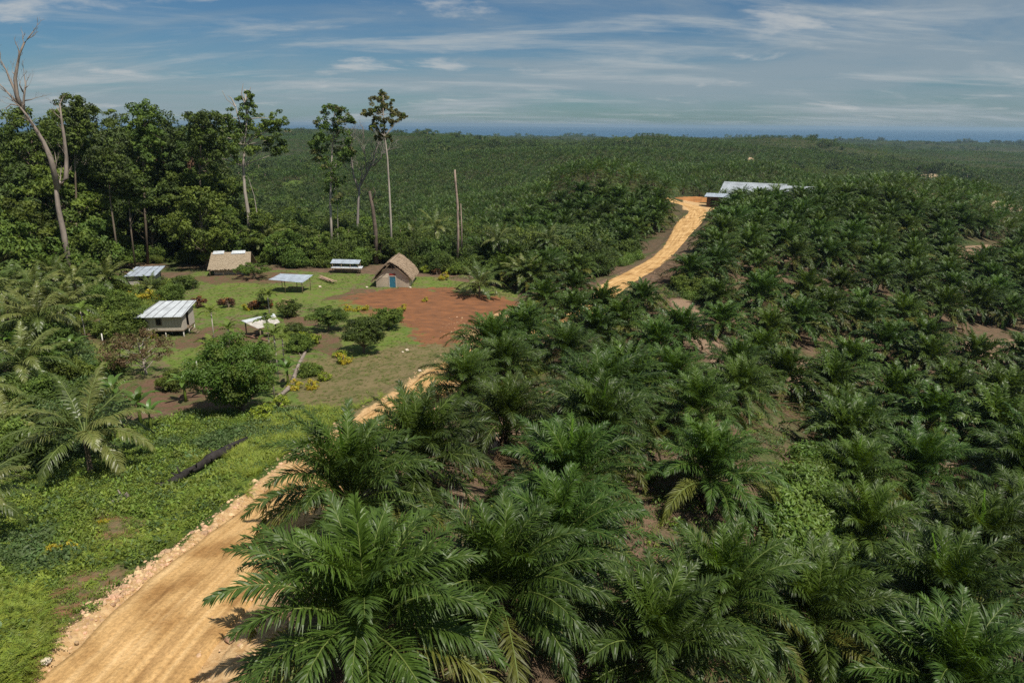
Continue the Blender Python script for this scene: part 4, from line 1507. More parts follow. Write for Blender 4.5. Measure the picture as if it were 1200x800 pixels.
for (lab_, D_, tr_, tp_, cl_, sd_) in [
    ('slim pale-trunked tree before the tall layered forest tree', 148, 0.26, [(137, 298), (133, 262), (129, 232), (128, 190)], [(118, 196, 9), (130, 186, 10), (142, 196, 9), (126, 206, 8), (136, 176, 8), (120, 180, 7)], 21),
    ('thin straight forest tree between the layered tree and the reddish trunk', 150, 0.22, [(156, 298), (153, 265), (151, 235), (152, 200)], [(146, 202, 8), (158, 200, 8), (152, 192, 9), (160, 212, 6), (148, 216, 6)], 22),
    ('tall ragged forest tree rising just left of the ragged emergent tree', 158, 0.34, [(238, 300), (236, 250), (234, 200), (236, 150)], [(228, 140, 8), (240, 134, 8), (250, 146, 8), (236, 150, 9), (224, 156, 8), (246, 160, 8), (234, 168, 8), (250, 176, 7), (226, 176, 7)], 23),
    ('tall ragged forest tree whose top breaks the skyline right of the layered tree', 162, 0.34, [(172, 300), (170, 250), (168, 200), (168, 150)], [(160, 132, 8), (172, 128, 8), (181, 136, 7), (168, 142, 9), (156, 146, 7), (180, 150, 7), (166, 158, 7)], 24),
    ('knotty forest tree behind the right prong of the leaning dead tree', 160, 0.34, [(92, 300), (90, 250), (88, 200), (86, 150)], [(80, 122, 7), (92, 118, 7), (100, 126, 7), (86, 132, 9), (74, 136, 6), (98, 140, 7), (84, 148, 7)], 25),
]:
    custom_tree('forest_tree', lab_, D_, tp_, [(a_1, b_1, c_1 * 1.25) for a_1, b_1, c_1 in cl_] + [(a_1 + 6, b_1 + 26, c_1) for a_1, b_1, c_1 in cl_], [leafA, leafC if sd_ % 2 else leafB], bark, tr_ * 0.85, seed=sd_, lsize=0.3, dens=1.1)

# ------------------------------------------------------------------ coconut palms
def coco_meshes(seed, H, lean, nf=22, L=4.6, nl=46):
    rg = random.Random(seed)
    T, K = MB(), MB()
    tp = [Vector((lean * (i / 5) ** 1.6 * H, 0, -0.4 + (H + 0.4) * i / 5)) for i in range(6)]
    T.tube(tp, [0.24, 0.18, 0.15, 0.14, 0.14, 0.15], 8)
    c = tp[-1]
    for i in range(nf):
        t = (i + 0.5) / nf
        az = i * 2.39996 + rg.uniform(-0.2, 0.2)
        el = R(80) - R(75) * t + rg.uniform(-0.1, 0.1)
        frond(K, c + Vector((math.cos(az) * .12, math.sin(az) * .12, 0.1)), az, el, L * rg.uniform(0.85, 1.08), R(48) + R(50) * t, nl, 0.075, 0.95, rg, 3, pet=0.2,
              mi=0 if rg.random() < 0.6 else 1, mr=2, sweep=0.45, vmin=-0.2, vmax=0.25, grav=1.25, rach=0.05)
    for i in range(rg.randint(3, 7)):
        a = rg.uniform(0, 6.28)
        K.tube([c + Vector((math.cos(a) * .25, math.sin(a) * .25, -0.05)), c + Vector((math.cos(a) * .3, math.sin(a) * .3, -0.3))], [0.12, 0.10], 6, 1)
    return T.mesh('coconut_trunk', coco_trunk), K.mesh('coconut_crown', [coco_leaf, coco_pale, rachis_m]), H


CO = [coco_meshes(700, 2.6, 0.05), coco_meshes(701, 4.0, 0.12), coco_meshes(702, 3.2, -0.08), coco_meshes(703, 6.5, 0.12), coco_meshes(704, 1.6, 0.0)]
for px, py, k, sc, lab in [
    (107, 556, 0, 1.12, 'yellowish coconut palm with drooping fronds on the green slope left of the road'),
    (562, 347, 4, 1.15, 'pale coconut palm at the far edge of the red earth yard'),
    (612, 340, 2, 1.0, 'darker coconut palm right of the pale one behind the red yard'),
    (508, 306, 3, 1.15, 'coconut palm rising behind the bushes right of the thatched gable hut'),
    (588, 322, 3, 1.05, 'coconut palm behind the pale coconut palm of the red yard'),
    (316, 304, 2, 1.3, 'coconut palm behind the flat-roofed shelter'),
    (246, 304, 2, 1.35, 'spreading coconut palm left of the long thatched house'),
    (222, 302, 4, 1.1, 'small coconut palm between the back shed and the long thatched house'),
    (60, 395, 3, 1.0, 'coconut palm with upright fronds in the left palm thicket, taller of the middle pair'),
    (82, 392, 2, 1.15, 'coconut palm right of the taller one in the left palm thicket'),
    (12, 388, 3, 0.95, 'coconut palm of the thicket standing at the left edge'),
    (35, 372, 2, 1.0, 'coconut palm at the back of the left thicket'),
    (128, 348, 2, 1.0, 'coconut palm left of the back shed'),
    (14, 522, 0, 0.75, 'low coconut palm left of the yellowish slope palm'),
    (-12, 500, 1, 0.9, 'coconut palm half outside the left edge above the slope'),
    (-30, 640, 2, 0.8, 'coconut palm whose frond tips enter at the left edge low on the slope'),
    (48, 412, 2, 1.25, 'coconut palm in front of the left thicket, lowest of the dense group'),
    (100, 372, 3, 0.9, 'coconut palm at the right end of the dense left thicket'),
    (-8, 405, 3, 1.1, 'coconut palm leaning in from beyond the left edge beside the thicket'),
    (72, 362, 3, 0.9, 'tall coconut palm behind the middle of the left thicket'),
    (5, 360, 3, 1.0, 'tall coconut palm at the left edge behind the thicket'),
    (112, 338, 2, 1.1, 'coconut palm between the left thicket and the back shed'),
    (38, 462, 2, 1.05, 'coconut palm in the dark garden above the slope at the left'),
    (486, 300, 2, 1.2, 'coconut palm behind the right roof edge of the thatched gable hut'),
    (640, 318, 3, 1.0, 'coconut palm left of the road beyond the red yard'),
    (178, 345, 4, 0.7, 'very small coconut palm before the back shed'),
]:
    p = hit(px, py)
    put_tree('coconut_palm', lab, 'coconut palm', (p.x, p.y, float(ground_z(p.x, p.y)[0]) - 0.05), CO[k][:2], None, None, rnd.uniform(0, 6.28), (sc, sc, sc))

# areca / betel palms: thin stems with a small tuft
def areca(seed, H):
    rg = random.Random(seed)
    T, K = MB(), MB()
    T.tube([(0, 0, -0.3), (0.05, 0, H * 0.5), (0, 0, H)], [0.09, 0.07, 0.07], 6)
    for i in range(9):
        frond(K, (0, 0, H), i * 2.4, R(72) - R(60) * i / 9, 1.9, R(80), 18, 0.11, 0.62, rg, 2, pet=0.15, sweep=0.6, vmin=0, vmax=0.4, grav=0.9, rach=0.025)
    return T.mesh('areca_trunk', bark_pale), K.mesh('areca_crown', [leafB, rachis_m])


AR = [areca(800 + i, h) for i, h in enumerate((4.2, 3.4, 5.0))]
for px, py, k, lab in [
    (252, 402, 0, 'slender betel palm standing alone right of the white-roofed stilt house'),
    (252, 440, 1, 'short betel palm left of the big round mango tree'),
    (318, 425, 2, 'betel palm just right of the grey lean-to shelter'),
    (326, 444, 2, 'tall betel palm at the right shoulder of the mango tree'),
    (308, 448, 1, 'betel palm rising behind the mango tree'),
    (334, 430, 1, 'rightmost betel palm of the cluster beside the mango tree'),
    (322, 468, 0, 'lowest betel palm right of the mango tree foot'),
    (101, 400, 0, 'betel palm between the left coconut thicket and the white posts'),
    (272, 425, 0, 'betel palm directly behind the mango tree crown'),
    (316, 372, 1, 'small betel palm behind the grey lean-to shelter'),
]:
    p = hit(px, py)
    put_tree('betel_palm', lab, 'palm', (p.x, p.y, float(ground_z(p.x, p.y)[0])), AR[k], None, None, rnd.uniform(0, 6.28))


def banana(seed):
    rg = random.Random(seed)
    T, K = MB(), MB()
    T.tube([(0, 0, -0.2), (0, 0, 1.0), (0, 0, 2.0)], [0.16, 0.13, 0.09], 7)
    for i in range(8):
        az = i * 2.4; el = R(75) - R(45) * i / 8; L = rg.uniform(1.8, 2.4)
        sd_ = Vector((-math.sin(az), math.cos(az), 0)); p = Vector((0, 0, 1.9)); vs = []
        M_ = 9
        for j in range(M_ + 1):
            s = j / M_
            e = el - R(85) * s ** 1.4
            w = 0.30 * math.sin(math.pi * min(1, 0.12 + s * 0.9)) ** 0.6 * (0.15 if s < 0.12 else 1)
            wl = w * rg.uniform(0.75, 1.05); wr = w * rg.uniform(0.75, 1.05)
            vs += [p - sd_ * wl + Vector((0, 0, 0.08)), p, p + sd_ * wr + Vector((0, 0, 0.08))]
            p = p + Vector((math.cos(e) * math.cos(az), math.cos(e) * math.sin(az), math.sin(e))) * L / M_
        fs = []
        for j in range(M_):
            a = j * 3
            fs += [(a, a + 1, a + 4, a + 3), (a + 1, a + 2, a + 5, a + 4)]
        K.add(vs, fs)
    return T.mesh('banana_stem', leafB), K.mesh('banana_leaves', mat('banana_leaf', (0.09, 0.17, 0.03), 0.4, 0.5, var=0.25, scale=2, trans=0.3, objvar=0.2))


BN = [banana(820), banana(821)]
for px, py, lab in [
    (166, 500, 'banana plant right of the yellowish slope coconut palm'), (178, 506, 'second banana plant, just right of the first below the bronze-leaved tree'),
    (136, 478, 'banana plant behind the yellowish slope coconut palm'), (240, 462, 'banana plant left of the mango tree foot'),
    (218, 470, 'low banana plant between the bronze-leaved tree and the mango tree'), (88, 425, 'banana plant under the left coconut thicket'),
    (60, 440, 'banana plant in the dark thicket at the left'), (338, 452, 'banana plant by the fallen pale log'),
    (20, 420, 'banana plant low at the left edge of the thicket'), (265, 475, 'banana plant in the shade at the left foot of the mango tree'),
]:
    p = hit(px, py)
    r = thing('banana_plant', lab, 'banana plant', (p.x, p.y, float(ground_z(p.x, p.y)[0])), rnd.uniform(0, 6))
    s = rnd.uniform(0.8, 1.2); r.scale = (s, s, s)
    link('stem', BN[0][0], r); link('leaves', BN[rnd.randint(0, 1)][1], r)


# ------------------------------------------------------------------ garden trees and shrubs
def small_tree(name, label, px, py, H, cr, lo, mats_, bm, seed, nc=60, clr=0.7, nl=150, ls=0.15, flat=0.7, cat='tree', tr=0.14, gap=0.0, group=None):
    p = hit(px, py)
    T, K = tree_meshes(seed, H, cr, lo, tr, nc, clr, nl, ls, flat, lean=0.06, gap=gap)
    r = thing(name, label, cat, (p.x, p.y, float(ground_z(p.x, p.y)[0])), 0, group)
    T.build('trunk', bm, r); K.build('crown', mats_, r)
    return r


small_tree('mango_tree', 'big round dense dark green mango tree below the grey lean-to shelter', 285, 484, 7.6, 3.5, 0.14, [leafM, leafB], bark, 31, nc=150, clr=0.8, nl=300, ls=0.115, tr=0.2)
small_tree('frangipani_tree', 'bronze-leaved open tree with pale bare branches before the white-roofed house', 172, 440, 5.2, 4.3, 0.22, [leafBr, leafO], bark_pale, 32, nc=60, clr=0.75, nl=90, ls=0.14, tr=0.13, gap=0.1)
small_tree('garden_tree', 'flat-crowned green tree in the yard left of its larger twin', 385, 388, 3.4, 2.9, 0.35, [leafA, leafB], bark, 33, nc=60, clr=0.65, nl=140, ls=0.13, flat=0.5)
small_tree('garden_tree', 'large dome-crowned tree in the middle of the yard shading a dark soil ring', 426, 414, 4.6, 3.0, 0.28, [leafA, leafC], bark, 34, nc=80, clr=0.7, nl=150, ls=0.13, flat=0.55)
small_tree('garden_tree', 'bushy tree right of the dome-crowned yard tree', 455, 386, 3.2, 2.3, 0.15, [leafB, leafA], bark, 35, nc=55, clr=0.6, nl=140, ls=0.13)
small_tree('garden_tree', 'low spreading tree in front of the long thatched house', 298, 326, 2.6, 3.6, 0.4, [leafA, leafB], bark, 36, nc=50, clr=0.6, nl=110, ls=0.15, flat=0.4)
small_tree('garden_tree', 'thin sapling with dark leaves left of the grey lean-to shelter front', 312, 362, 3.0, 1.1, 0.2, [leafC, leafA], bark, 37, nc=22, clr=0.5, nl=110, ls=0.13)
small_tree('garden_tree', 'dark bush tree beside the white-roofed house path', 340, 372, 2.6, 1.8, 0.05, [leafA, leafC], bark, 38, nc=36, clr=0.55, nl=130, ls=0.13)

SH = []
for s, (H, cr_, mA_, mB_) in enumerate([(3.2, 2.4, leafA, leafB), (4.5, 3.0, leafA, leafC), (2.2, 1.8, leafB, leafA), (5.5, 3.2, leafC, leafB), (1.3, 1.2, leafB, leafA), (1.6, 1.6, leafA, leafC)]):
    T, K = tree_meshes(900 + s, H, cr_, 0.02, 0.1, int(46), H * 0.22 + 0.2, 150, 0.17 if H > 2.5 else 0.12, 0.75)
    SH.append((T.mesh('shrub_trunk', bark), K.mesh('shrub_crown', [mA_, mB_]), H))


def shrub(px, py, k, sc, label, group=None, name='shrub', mesh=None, up=0):
    p = hit(px, py)
    m_ = mesh or SH[k]
    r = thing(name, label, 'shrub', (p.x, p.y, float(ground_z(p.x, p.y)[0]) - 0.1), rnd.uniform(0, 6.28), group)
    r.scale = (sc, sc, sc)
    link('trunk', m_[0], r); link('crown', m_[1], r)
    return r


rg = random.Random(77)
for px in range(120, 780, 11):
    for row in range(4):
        X_ = px + rg.uniform(-7, 7)
        base = 306 - row * 7 + rg.uniform(-3, 3)
        if 330 < X_ < 440: base += 4
        if X_ > 480: base += (X_ - 480) * 0.10 + (8 if X_ < 640 else 0)
        if X_ > 705 and base > 300: continue
        if X_ > 620 and row == 0: continue
        k = rg.choice([1, 3, 0, 1, 3] if row > 0 else [0, 2, 0, 4, 1])
        p = hit(X_, base)
        if road_dist(np.array([p.x]), np.array([p.y]))[0] < 6: continue
        shrub(X_, base, k, rg.uniform(0.8, 1.25) * (1 + 0.16 * row), 'leafy green bush in the hedge-like belt behind the village clearing' if X_ < 480 else 'leafy green bush behind the red yard right of the thatched gable hut',
              'bushes of the belt behind the village' if X_ < 480 else 'bushes behind the red yard')
for px, py, k, sc, lab in [
    (200, 352, 0, 0.9, 'round green bush behind the white-roofed house'), (186, 342, 2, 1.0, 'small bush between the back shed and the white-roofed house'), (215, 338, 5, 1.4, 'wide low bush behind the right roof corner of the white-roofed house'),
    (145, 365, 0, 1.0, 'bush left of the white-roofed house'), (112, 360, 1, 0.9, 'tall bush right of the left coconut thicket'), (140, 345, 2, 1.2, 'bush below the left end of the back shed'),
    (95, 355, 3, 0.8, 'dark tall bush behind the left coconut thicket'), (40, 400, 1, 1.0, 'dark bush under the left coconut thicket'), (70, 412, 0, 1.1, 'bush at the foot of the left coconut thicket'), (15, 415, 3, 0.7, 'dark bush at the left edge below the thicket'),
    (45, 440, 0, 1.0, 'bush in the dark garden thicket at the left'), (10, 450, 1, 0.8, 'tall bush at the left edge of the dark garden'), (80, 450, 2, 1.3, 'bush right of the dark garden thicket'), (55, 475, 0, 0.9, 'bush above the burnt stump at the left'),
    (130, 440, 2, 0.9, 'small bush by the lawn patch with white posts'), (100, 470, 5, 1.2, 'low bush behind the yellowish slope coconut palm'), (20, 475, 2, 1.2, 'bush at the left edge beside the low coconut palm'),
    (205, 455, 2, 0.9, 'bush below the bronze-leaved tree'), (350, 412, 2, 1.0, 'bush right of the betel palm cluster'), (345, 395, 5, 1.1, 'low bush between the lean-to shelter and the yard trees'),
    (362, 440, 4, 1.0, 'small bush beside the fallen pale log'), (478, 320, 4, 1.2, 'bush close to the right wall of the thatched gable hut'), (150, 395, 0, 1.2, 'bush directly left of the white-roofed house wall'), (125, 395, 5, 1.2, 'low bush beside the white posts'),
    (60, 510, 5, 1.3, 'low bush left of the yellowish slope coconut palm'), (40, 545, 5, 1.4, 'low bush beside the charred log at the left'), (8, 540, 0, 0.9, 'bush at the left edge above the slope'),
    (735, 300, 0, 1.2, 'bright bush at the left edge of the far road stretch'), (720, 306, 2, 1.2, 'small bush where the far road stretch disappears'), (705, 300, 1, 1.0, 'tall bush left of the far road stretch'),
    (812, 345, 2, 1.3, 'light green bush right of the road above the footpath'), (828, 350, 0, 1.0, 'light green bush at the top of the bare footpath'), (800, 340, 2, 1.2, 'light green bush beside the road above the ridge palms'),
]:
    shrub(px, py, k, sc, lab)


def colour_bush(seed, m_, size=1.0):
    T, K = tree_meshes(seed, 1.3, 0.9, 0.05, 0.05, 16, 0.34, 70, 0.12, 0.8)
    return T.mesh('croton_stem', bark), K.mesh('croton_crown', m_), 1.3


yel = mat('yellow_leaf', (0.40, 0.33, 0.03), 0.5, 0.3, var=0.3, scale=3, trans=0.25)
ygr = mat('lime_leaf', (0.24, 0.30, 0.03), 0.5, 0.3, var=0.3, scale=3, trans=0.25)
ora = mat('orange_leaf', (0.28, 0.12, 0.035), 0.5, 0.3, var=0.3, scale=3, trans=0.2)
drk = mat('maroon_leaf', (0.09, 0.045, 0.022), 0.5, 0.3, var=0.4, scale=3, trans=0.15)
pnk = mat('dry_pink_leaf', (0.38, 0.27, 0.15), 0.5, 0.3, var=0.4, scale=3, trans=0.2)
CB = {'y': colour_bush(950, [yel, ygr]), 'o': colour_bush(951, [drk, ora]), 'l': colour_bush(952, [ygr, leafB]), 'p': colour_bush(953, [pnk, leafB])}
for px, py, k, sc, lab in [
    (172, 352, 'y', 1.9, 'vivid yellow croton bush behind the white-roofed house, the largest yellow one'), (186, 350, 'y', 0.9, 'small yellow croton right of the largest yellow bush'), (148, 348, 'y', 1.0, 'yellow croton left of the largest yellow bush'),
    (176, 336, 'y', 1.1, 'pale yellow bush under the front eave of the back shed'), (232, 361, 'o', 1.7, 'dark red and orange croton just right of the white roof'), (258, 357, 'o', 1.0, 'small orange croton on the lawn'), (268, 361, 'o', 1.5, 'maroon croton right of the small orange one on the lawn'),
    (290, 363, 'y', 1.0, 'yellow end of the croton row above the lean-to shelter'), (296, 362, 'o', 1.3, 'orange croton second in the row above the lean-to shelter'), (303, 362, 'o', 1.4, 'maroon croton third in the row above the lean-to shelter'), (311, 361, 'o', 1.4, 'orange croton at the right end of the row above the lean-to shelter'),
    (333, 360, 'p', 1.4, 'pale pinkish bush right of the croton row'), (340, 362, 'p', 1.1, 'second pale bush right of the croton row'), (343, 372, 'y', 0.7, 'tiny yellow plant below the pale bushes'),
    (355, 404, 'l', 1.6, 'lime yellow shrub at the upper end of the pale fallen log'), (366, 402, 'l', 1.3, 'lime shrub right of the lime shrub by the log'), (403, 425, 'y', 1.2, 'yellow shrub on the dry slope below the dome-crowned tree'), (399, 420, 'l', 1.0, 'lime shrub just behind the yellow one on the dry slope'),
    (408, 364, 'y', 0.9, 'yellow flower clump between the flat-crowned tree and the bushy tree'), (418, 365, 'y', 0.8, 'second yellow flower clump in the yard row'), (428, 364, 'y', 0.9, 'third yellow flower clump in the yard row'), (471, 365, 'y', 1.0, 'yellow clump right of the bushy yard tree'),
    (498, 353, 'y', 0.7, 'small yellow plant in the middle of the red yard'), (380, 446, 'l', 0.9, 'lime shrub on the dry slope near the lower log end'), (366, 455, 'y', 0.9, 'yellow shrub low on the dry slope'), (345, 455, 'y', 1.0, 'yellow shrub touching the pale fallen log'), (328, 480, 'l', 1.3, 'lime shrub below the mango tree'),
    (312, 492, 'l', 1.3, 'lime shrub at the top of the green slope'), (73, 648, 'y', 0.8, 'lone yellow bush on the green slope'), (122, 613, 'y', 0.35, 'tiny yellow plant on the green slope'), (180, 395, 'y', 0.8, 'yellow sprig beside the bronze-leaved tree'),
    (385, 300, 'y', 1.1, 'yellow bush behind the two-tier drying rack'), (372, 306, 'y', 1.2, 'yellow-green bush left of the two-tier drying rack'), (350, 306, 'o', 1.1, 'orange bush in the belt left of the drying rack'), (500, 320, 'l', 1.4, 'lime bush right of the thatched gable hut'), (520, 328, 'y', 1.3, 'yellow bush right of the thatched gable hut'),
    (512, 322, 'o', 1.2, 'reddish bush right of the thatched gable hut'), (530, 322, 'l', 1.4, 'lime bush left of the pale coconut palm'), (640, 322, 'y', 1.2, 'yellow-topped bush behind the right end of the red yard'), (445, 306, 'o', 1.0, 'dark red plant behind the thatched gable hut'), (460, 302, 'l', 1.2, 'lime bush behind the ridge of the thatched gable hut'), (55, 418, 'o', 0.8, 'red-leaved plant under the left coconut thicket'),
]:
    shrub(px, py, 0, sc * 0.85, lab, name='croton_bush', mesh=CB[k])

# ------------------------------------------------------------------ buildings
metal = mat('white_corrugated_iron', (0.50, 0.53, 0.55), 0.5, 0.4, var=0.22, scale=0.8, metallic=0.1)
metal_b = mat('bluish_corrugated_iron', (0.36, 0.41, 0.47), 0.5, 0.4, var=0.3, scale=0.9, metallic=0.15)
metal_f = mat('faded_shed_iron', (0.33, 0.36, 0.385), 0.6, 0.3, var=0.3, scale=0.35, metallic=0.1)
metal_g = mat('weathered_grey_iron', (0.46, 0.43, 0.38), 0.6, 0.3, var=0.3, scale=1.2, metallic=0.1)
lap = mat('roof_seam_dark', (0.14, 0.14, 0.15), 0.6, 0.3)
wallw = mat('grey_weathered_plank', (0.44, 0.39, 0.32), 0.85, 0.2, var=0.3, scale=3, bump=0.4, stretch=(1, 1, 6))
wallwhite = mat('whitewashed_plank', (0.55, 0.52, 0.46), 0.8, 0.2, var=0.3, scale=3, stretch=(1, 1, 5))
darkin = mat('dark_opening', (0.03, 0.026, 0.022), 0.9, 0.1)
woven = mat('woven_bamboo_wall', (0.66, 0.57, 0.45), 0.85, 0.2, var=0.4, scale=5, bump=0.5, stretch=(1, 1, 5), col2=(0.48, 0.40, 0.30))
thatch = mat('sago_thatch', (0.40, 0.31, 0.22), 0.95, 0.05, scale=3.5, bump=1.0, col2=(0.24, 0.175, 0.12), stretch=(2.5, 2.5, 0.8))
thatch_p = mat('pale_sago_thatch', (0.40, 0.33, 0.24), 0.95, 0.05, scale=3.5, bump=1.0, col2=(0.22, 0.17, 0.115), stretch=(2.0, 2.0, 0.7))
post = mat('timber_post', (0.20, 0.15, 0.10), 0.9, 0.1, var=0.3, scale=3, stretch=(1, 1, 0.3))
blue = mat('blue_painted_door', (0.03, 0.15, 0.22), 0.5, 0.4, var=0.25, scale=3)


def slab(mb, c4, th, mi=0, corr=0, sag=0.0):
    """a sheet through four corners (front-left, front-right, back-right, back-left) with real thickness; corr ribs run front to back"""
    a, b, c, d = [Vector(p) for p in c4]
    nrm = (b - a).cross(d - a).normalized()
    nu = corr if corr else 2
    cols = nu + 1
    rows = 5
    tops, bots = [], []
    for j in range(rows):
        for i in range(cols):
            u, v = i / (cols - 1), j / (rows - 1)
            p = a.lerp(b, u).lerp(d.lerp(c, u), v)
            off = (th * 0.9 * (i % 2)) if corr else 0
            off -= sag * math.sin(math.pi * v)
            tops.append(p + nrm * off); bots.append(p + nrm * (off - th))
    n_ = len(tops)
    fs = []
    for j in range(rows - 1):
        for i in range(cols - 1):
            q = j * cols + i
            fs.append((q, q + 1, q + cols + 1, q + cols)); fs.append((q + n_, q + n_ + cols, q + n_ + cols + 1, q + n_ + 1))
    for i in range(cols - 1):
        fs.append((i + 1, i, i + n_, i + n_ + 1)); q = (rows - 1) * cols + i
        fs.append((q, q + 1, q + 1 + n_, q + n_))
    for j in range(rows - 1):
        q = j * cols; fs.append((q, q + cols, q + cols + n_, q + n_)); q += cols - 1
        fs.append((q + cols, q, q + n_, q + cols + n_))
    mb.add(tops + bots, fs, mi)


def place(px, py, dx=0, dy=0):
    p = hit(px, py)
    return Vector((p.x, p.y, float(ground_z(p.x, p.y)[0])))


# white-roofed stilt house
def stilt_house():
    g = place(216, 394)
    rz = R(4)
    r = thing('stilt_house', 'grey plank house on stilts with a white corrugated lean-to roof', 'house', g, rz)
    # local: front-right post at the origin, x to the right, y away
    W_, D_ = 4.9, 4.1
    fz, hf, hb = 0.95, 3.0, 3.75
    w = MB()
    # walls: front, back, left, right with door opening on the right
    w.box((-W_ / 2, 0.05, (fz + hf) / 2), (W_, 0.08, hf - fz))
    w.box((-W_ / 2, D_, (fz + hb) / 2), (W_ - 0.2, 0.08, hb - fz))
    for x_, parts_ in ((-W_ + 0.04, [(0.1, D_ - 0.05)]), (0.0, [(0.1, 1.3), (2.25, D_ - 0.05)])):
        for y0, y1 in parts_:
            zt0 = hf + (hb - hf) * y0 / D_; zt1 = hf + (hb - hf) * y1 / D_
            w.add([(x_ - .04, y0, fz), (x_ + .04, y0, fz), (x_ + .04, y1, fz), (x_ - .04, y1, fz), (x_ - .04, y0, zt0), (x_ + .04, y0, zt0), (x_ + .04, y1, zt1), (x_ - .04, y1, zt1)],
                  [(3, 2, 1, 0), (4, 5, 6, 7), (0, 1, 5, 4), (1, 2, 6, 5), (2, 3, 7, 6), (3, 0, 4, 7)])
    for k in range(12):      # plank battens
        w.box((-0.2 - k * 0.41, 0.0, (fz + hf) / 2), (0.035, 0.03, hf - fz - 0.04))
    w.build('wall', wallw, r)
    fl = MB(); fl.box((-W_ / 2, D_ / 2, fz - 0.07), (W_ + 0.1, D_ + 0.1, 0.12)); fl.build('floor', post, r)
    for x_ in (-W_ + 0.12, -W_ / 2, -0.08):
        for y_ in (0.12, D_ / 2, D_ - 0.12):
            p = MB(); p.tube([(x_, y_, -0.4), (x_ + 0.02, y_, fz - 0.13)], [0.085, 0.075], 7); p.build('post', wallwhite, r)
    rf = MB()
    c4 = [(-W_ - 1.0, -0.75, hf - 0.05), (0.35, -0.75, hf + 0.02), (0.45, D_ + 0.5, hb + 0.22), (-W_ + 0.2, D_ + 0.5, hb + 0.16)]
    slab(rf, c4, 0.025, corr=54)
    roof = rf.build('roof', metal, r)
    s = MB()
    A_, B_, C_, D4 = [Vector(p) for p in c4]
    for u in (0.02, 0.21, 0.40, 0.60, 0.80, 0.985):
        p0, p1 = A_.lerp(B_, u), D4.lerp(C_, u)
        pts_ = [p0.lerp(p1, t) + Vector((0.09 * math.sin(t * 3 + u * 9), 0, 0.055)) for t in (0, .25, .5, .75, 1)]
        s.tube(pts_, 0.035, 5)
    s.build('roof_seam', lap, roof)
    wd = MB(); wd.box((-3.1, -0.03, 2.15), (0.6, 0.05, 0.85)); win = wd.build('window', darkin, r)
    wf = MB()
    for cx_, cz_, sx_, sz_ in ((-3.1, 2.61, 0.72, 0.07), (-3.1, 1.69, 0.72, 0.07), (-3.44, 2.15, 0.07, 0.85), (-2.76, 2.15, 0.07, 0.85)):
        wf.box((cx_, -0.06, cz_), (sx_, 0.07, sz_))
    wf.build('frame', post, win)
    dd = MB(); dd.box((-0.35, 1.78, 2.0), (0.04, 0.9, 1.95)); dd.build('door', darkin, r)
    st = MB()
    for k in range(4):
        st.box((0.35 + 0.28 * k, 1.78, fz - 0.12 - 0.24 * k), (0.28, 0.9, 0.05))
    for y_ in (1.36, 2.2):
        st.tube([(0.1, y_, fz), (1.4, y_, -0.1)], 0.05, 5)
    st.build('stairs', post, r)


stilt_house()


def back_shed():
    g = place(164, 336)
    r = thing('shed', 'small shed with bluish lean-to roof and broken whitewashed slat walls at the back left', 'shed', g, R(8))
    W_, D_ = 5.6, 3.6
    rf = MB()
    c4 = [(-W_ * .42, -0.5, 2.05), (W_ * .55, -0.5, 2.1), (W_ * .62, D_ + 0.4, 3.0), (-W_ * .30, D_ + 0.4, 2.95)]
    slab(rf, c4, 0.025, corr=44)
    roof = rf.build('roof', metal_b, r)
    s = MB()
    A_, B_, C_, D4 = [Vector(p) for p in c4]
    for u in (0.15, 0.33, 0.62, 0.83):
        s.tube([A_.lerp(B_, u) + Vector((0, 0, 0.05)), D4.lerp(C_, u) + Vector((0, 0, 0.05))], 0.035, 5)
    s.build('roof_seam', lap, roof)
    for x_ in (-W_ * .36, 0.3, W_ * .46):
        for y_ in (0, D_):
            p = MB(); p.tube([(x_, y_, -0.4), (x_, y_, 2.1 if y_ == 0 else 2.9)], 0.07, 6); p.build('post', post, r)
    w = MB()
    for k in range(6):
        w.box((-1.05, 0.02, 0.35 + k * 0.28), (2.1, 0.04, 0.2), ry=rnd.uniform(-.03, .03))
    for k in range(4):
        w.box((1.6, 0.05, 0.4 + k * 0.36), (1.7, 0.04, 0.18), ry=rnd.uniform(-.12, .12))
    for k in range(5):
        w.box((W_ * .46, D_ / 2, 0.5 + k * 0.34), (0.04, D_ * .9, 0.2))
    w.box((0.2, D_, 1.2), (4.6, 0.05, 2.2))
    w.build('wall', wallwhite, r)


back_shed()


def thatch_skin(mb, a, b, c, d, nu, nv, th, rg, mi=0, fringe=0.25, bulge=0.0):
    """thick shaggy thatch between eave a-b and ridge d-c: overlapping ragged courses"""
    a, b, c, d = map(Vector, (a, b, c, d))
    nrm = (b - a).cross(d - a).normalized()
    if nrm.z < 0: nrm = -nrm
    up = (d - a)
    slab_v = []
    for j in range(nv):
        v0 = j / nv - (0.06 if j else 0.0); v1 = min(1, (j + 1) / nv + 0.02)
        for i in range(nu):
            u0, u1 = i / nu - 0.004, (i + 1) / nu + 0.004
            dv = rg.uniform(-0.35, 0.35) / nv * fringe * 2
            lo = max(v0 + dv, -0.03)
            h0 = th * (1.0 + rg.uniform(-0.3, 0.5)); h1 = th * 0.45
            q = lambda u, v, h: a.lerp(b, u).lerp(d.lerp(c, u), v) + nrm * (h + bulge * math.sin(math.pi * min(1, max(0, v))) ** 0.7)
            vs = [q(u0, lo, h0), q(u1, lo, h0 * rg.uniform(.8, 1.1)), q(u1, v1, h1), q(u0, v1, h1), q(u0, lo, -th * 0.2), q(u1, lo, -th * 0.2), q(u1, v1, -th * 0.2), q(u0, v1, -th * 0.2)]
            mb.add(vs, [(0, 1, 2, 3), (7, 6, 5, 4), (1, 0, 4, 5), (2, 1, 5, 6), (3, 2, 6, 7), (0, 3, 7, 4)], mi)


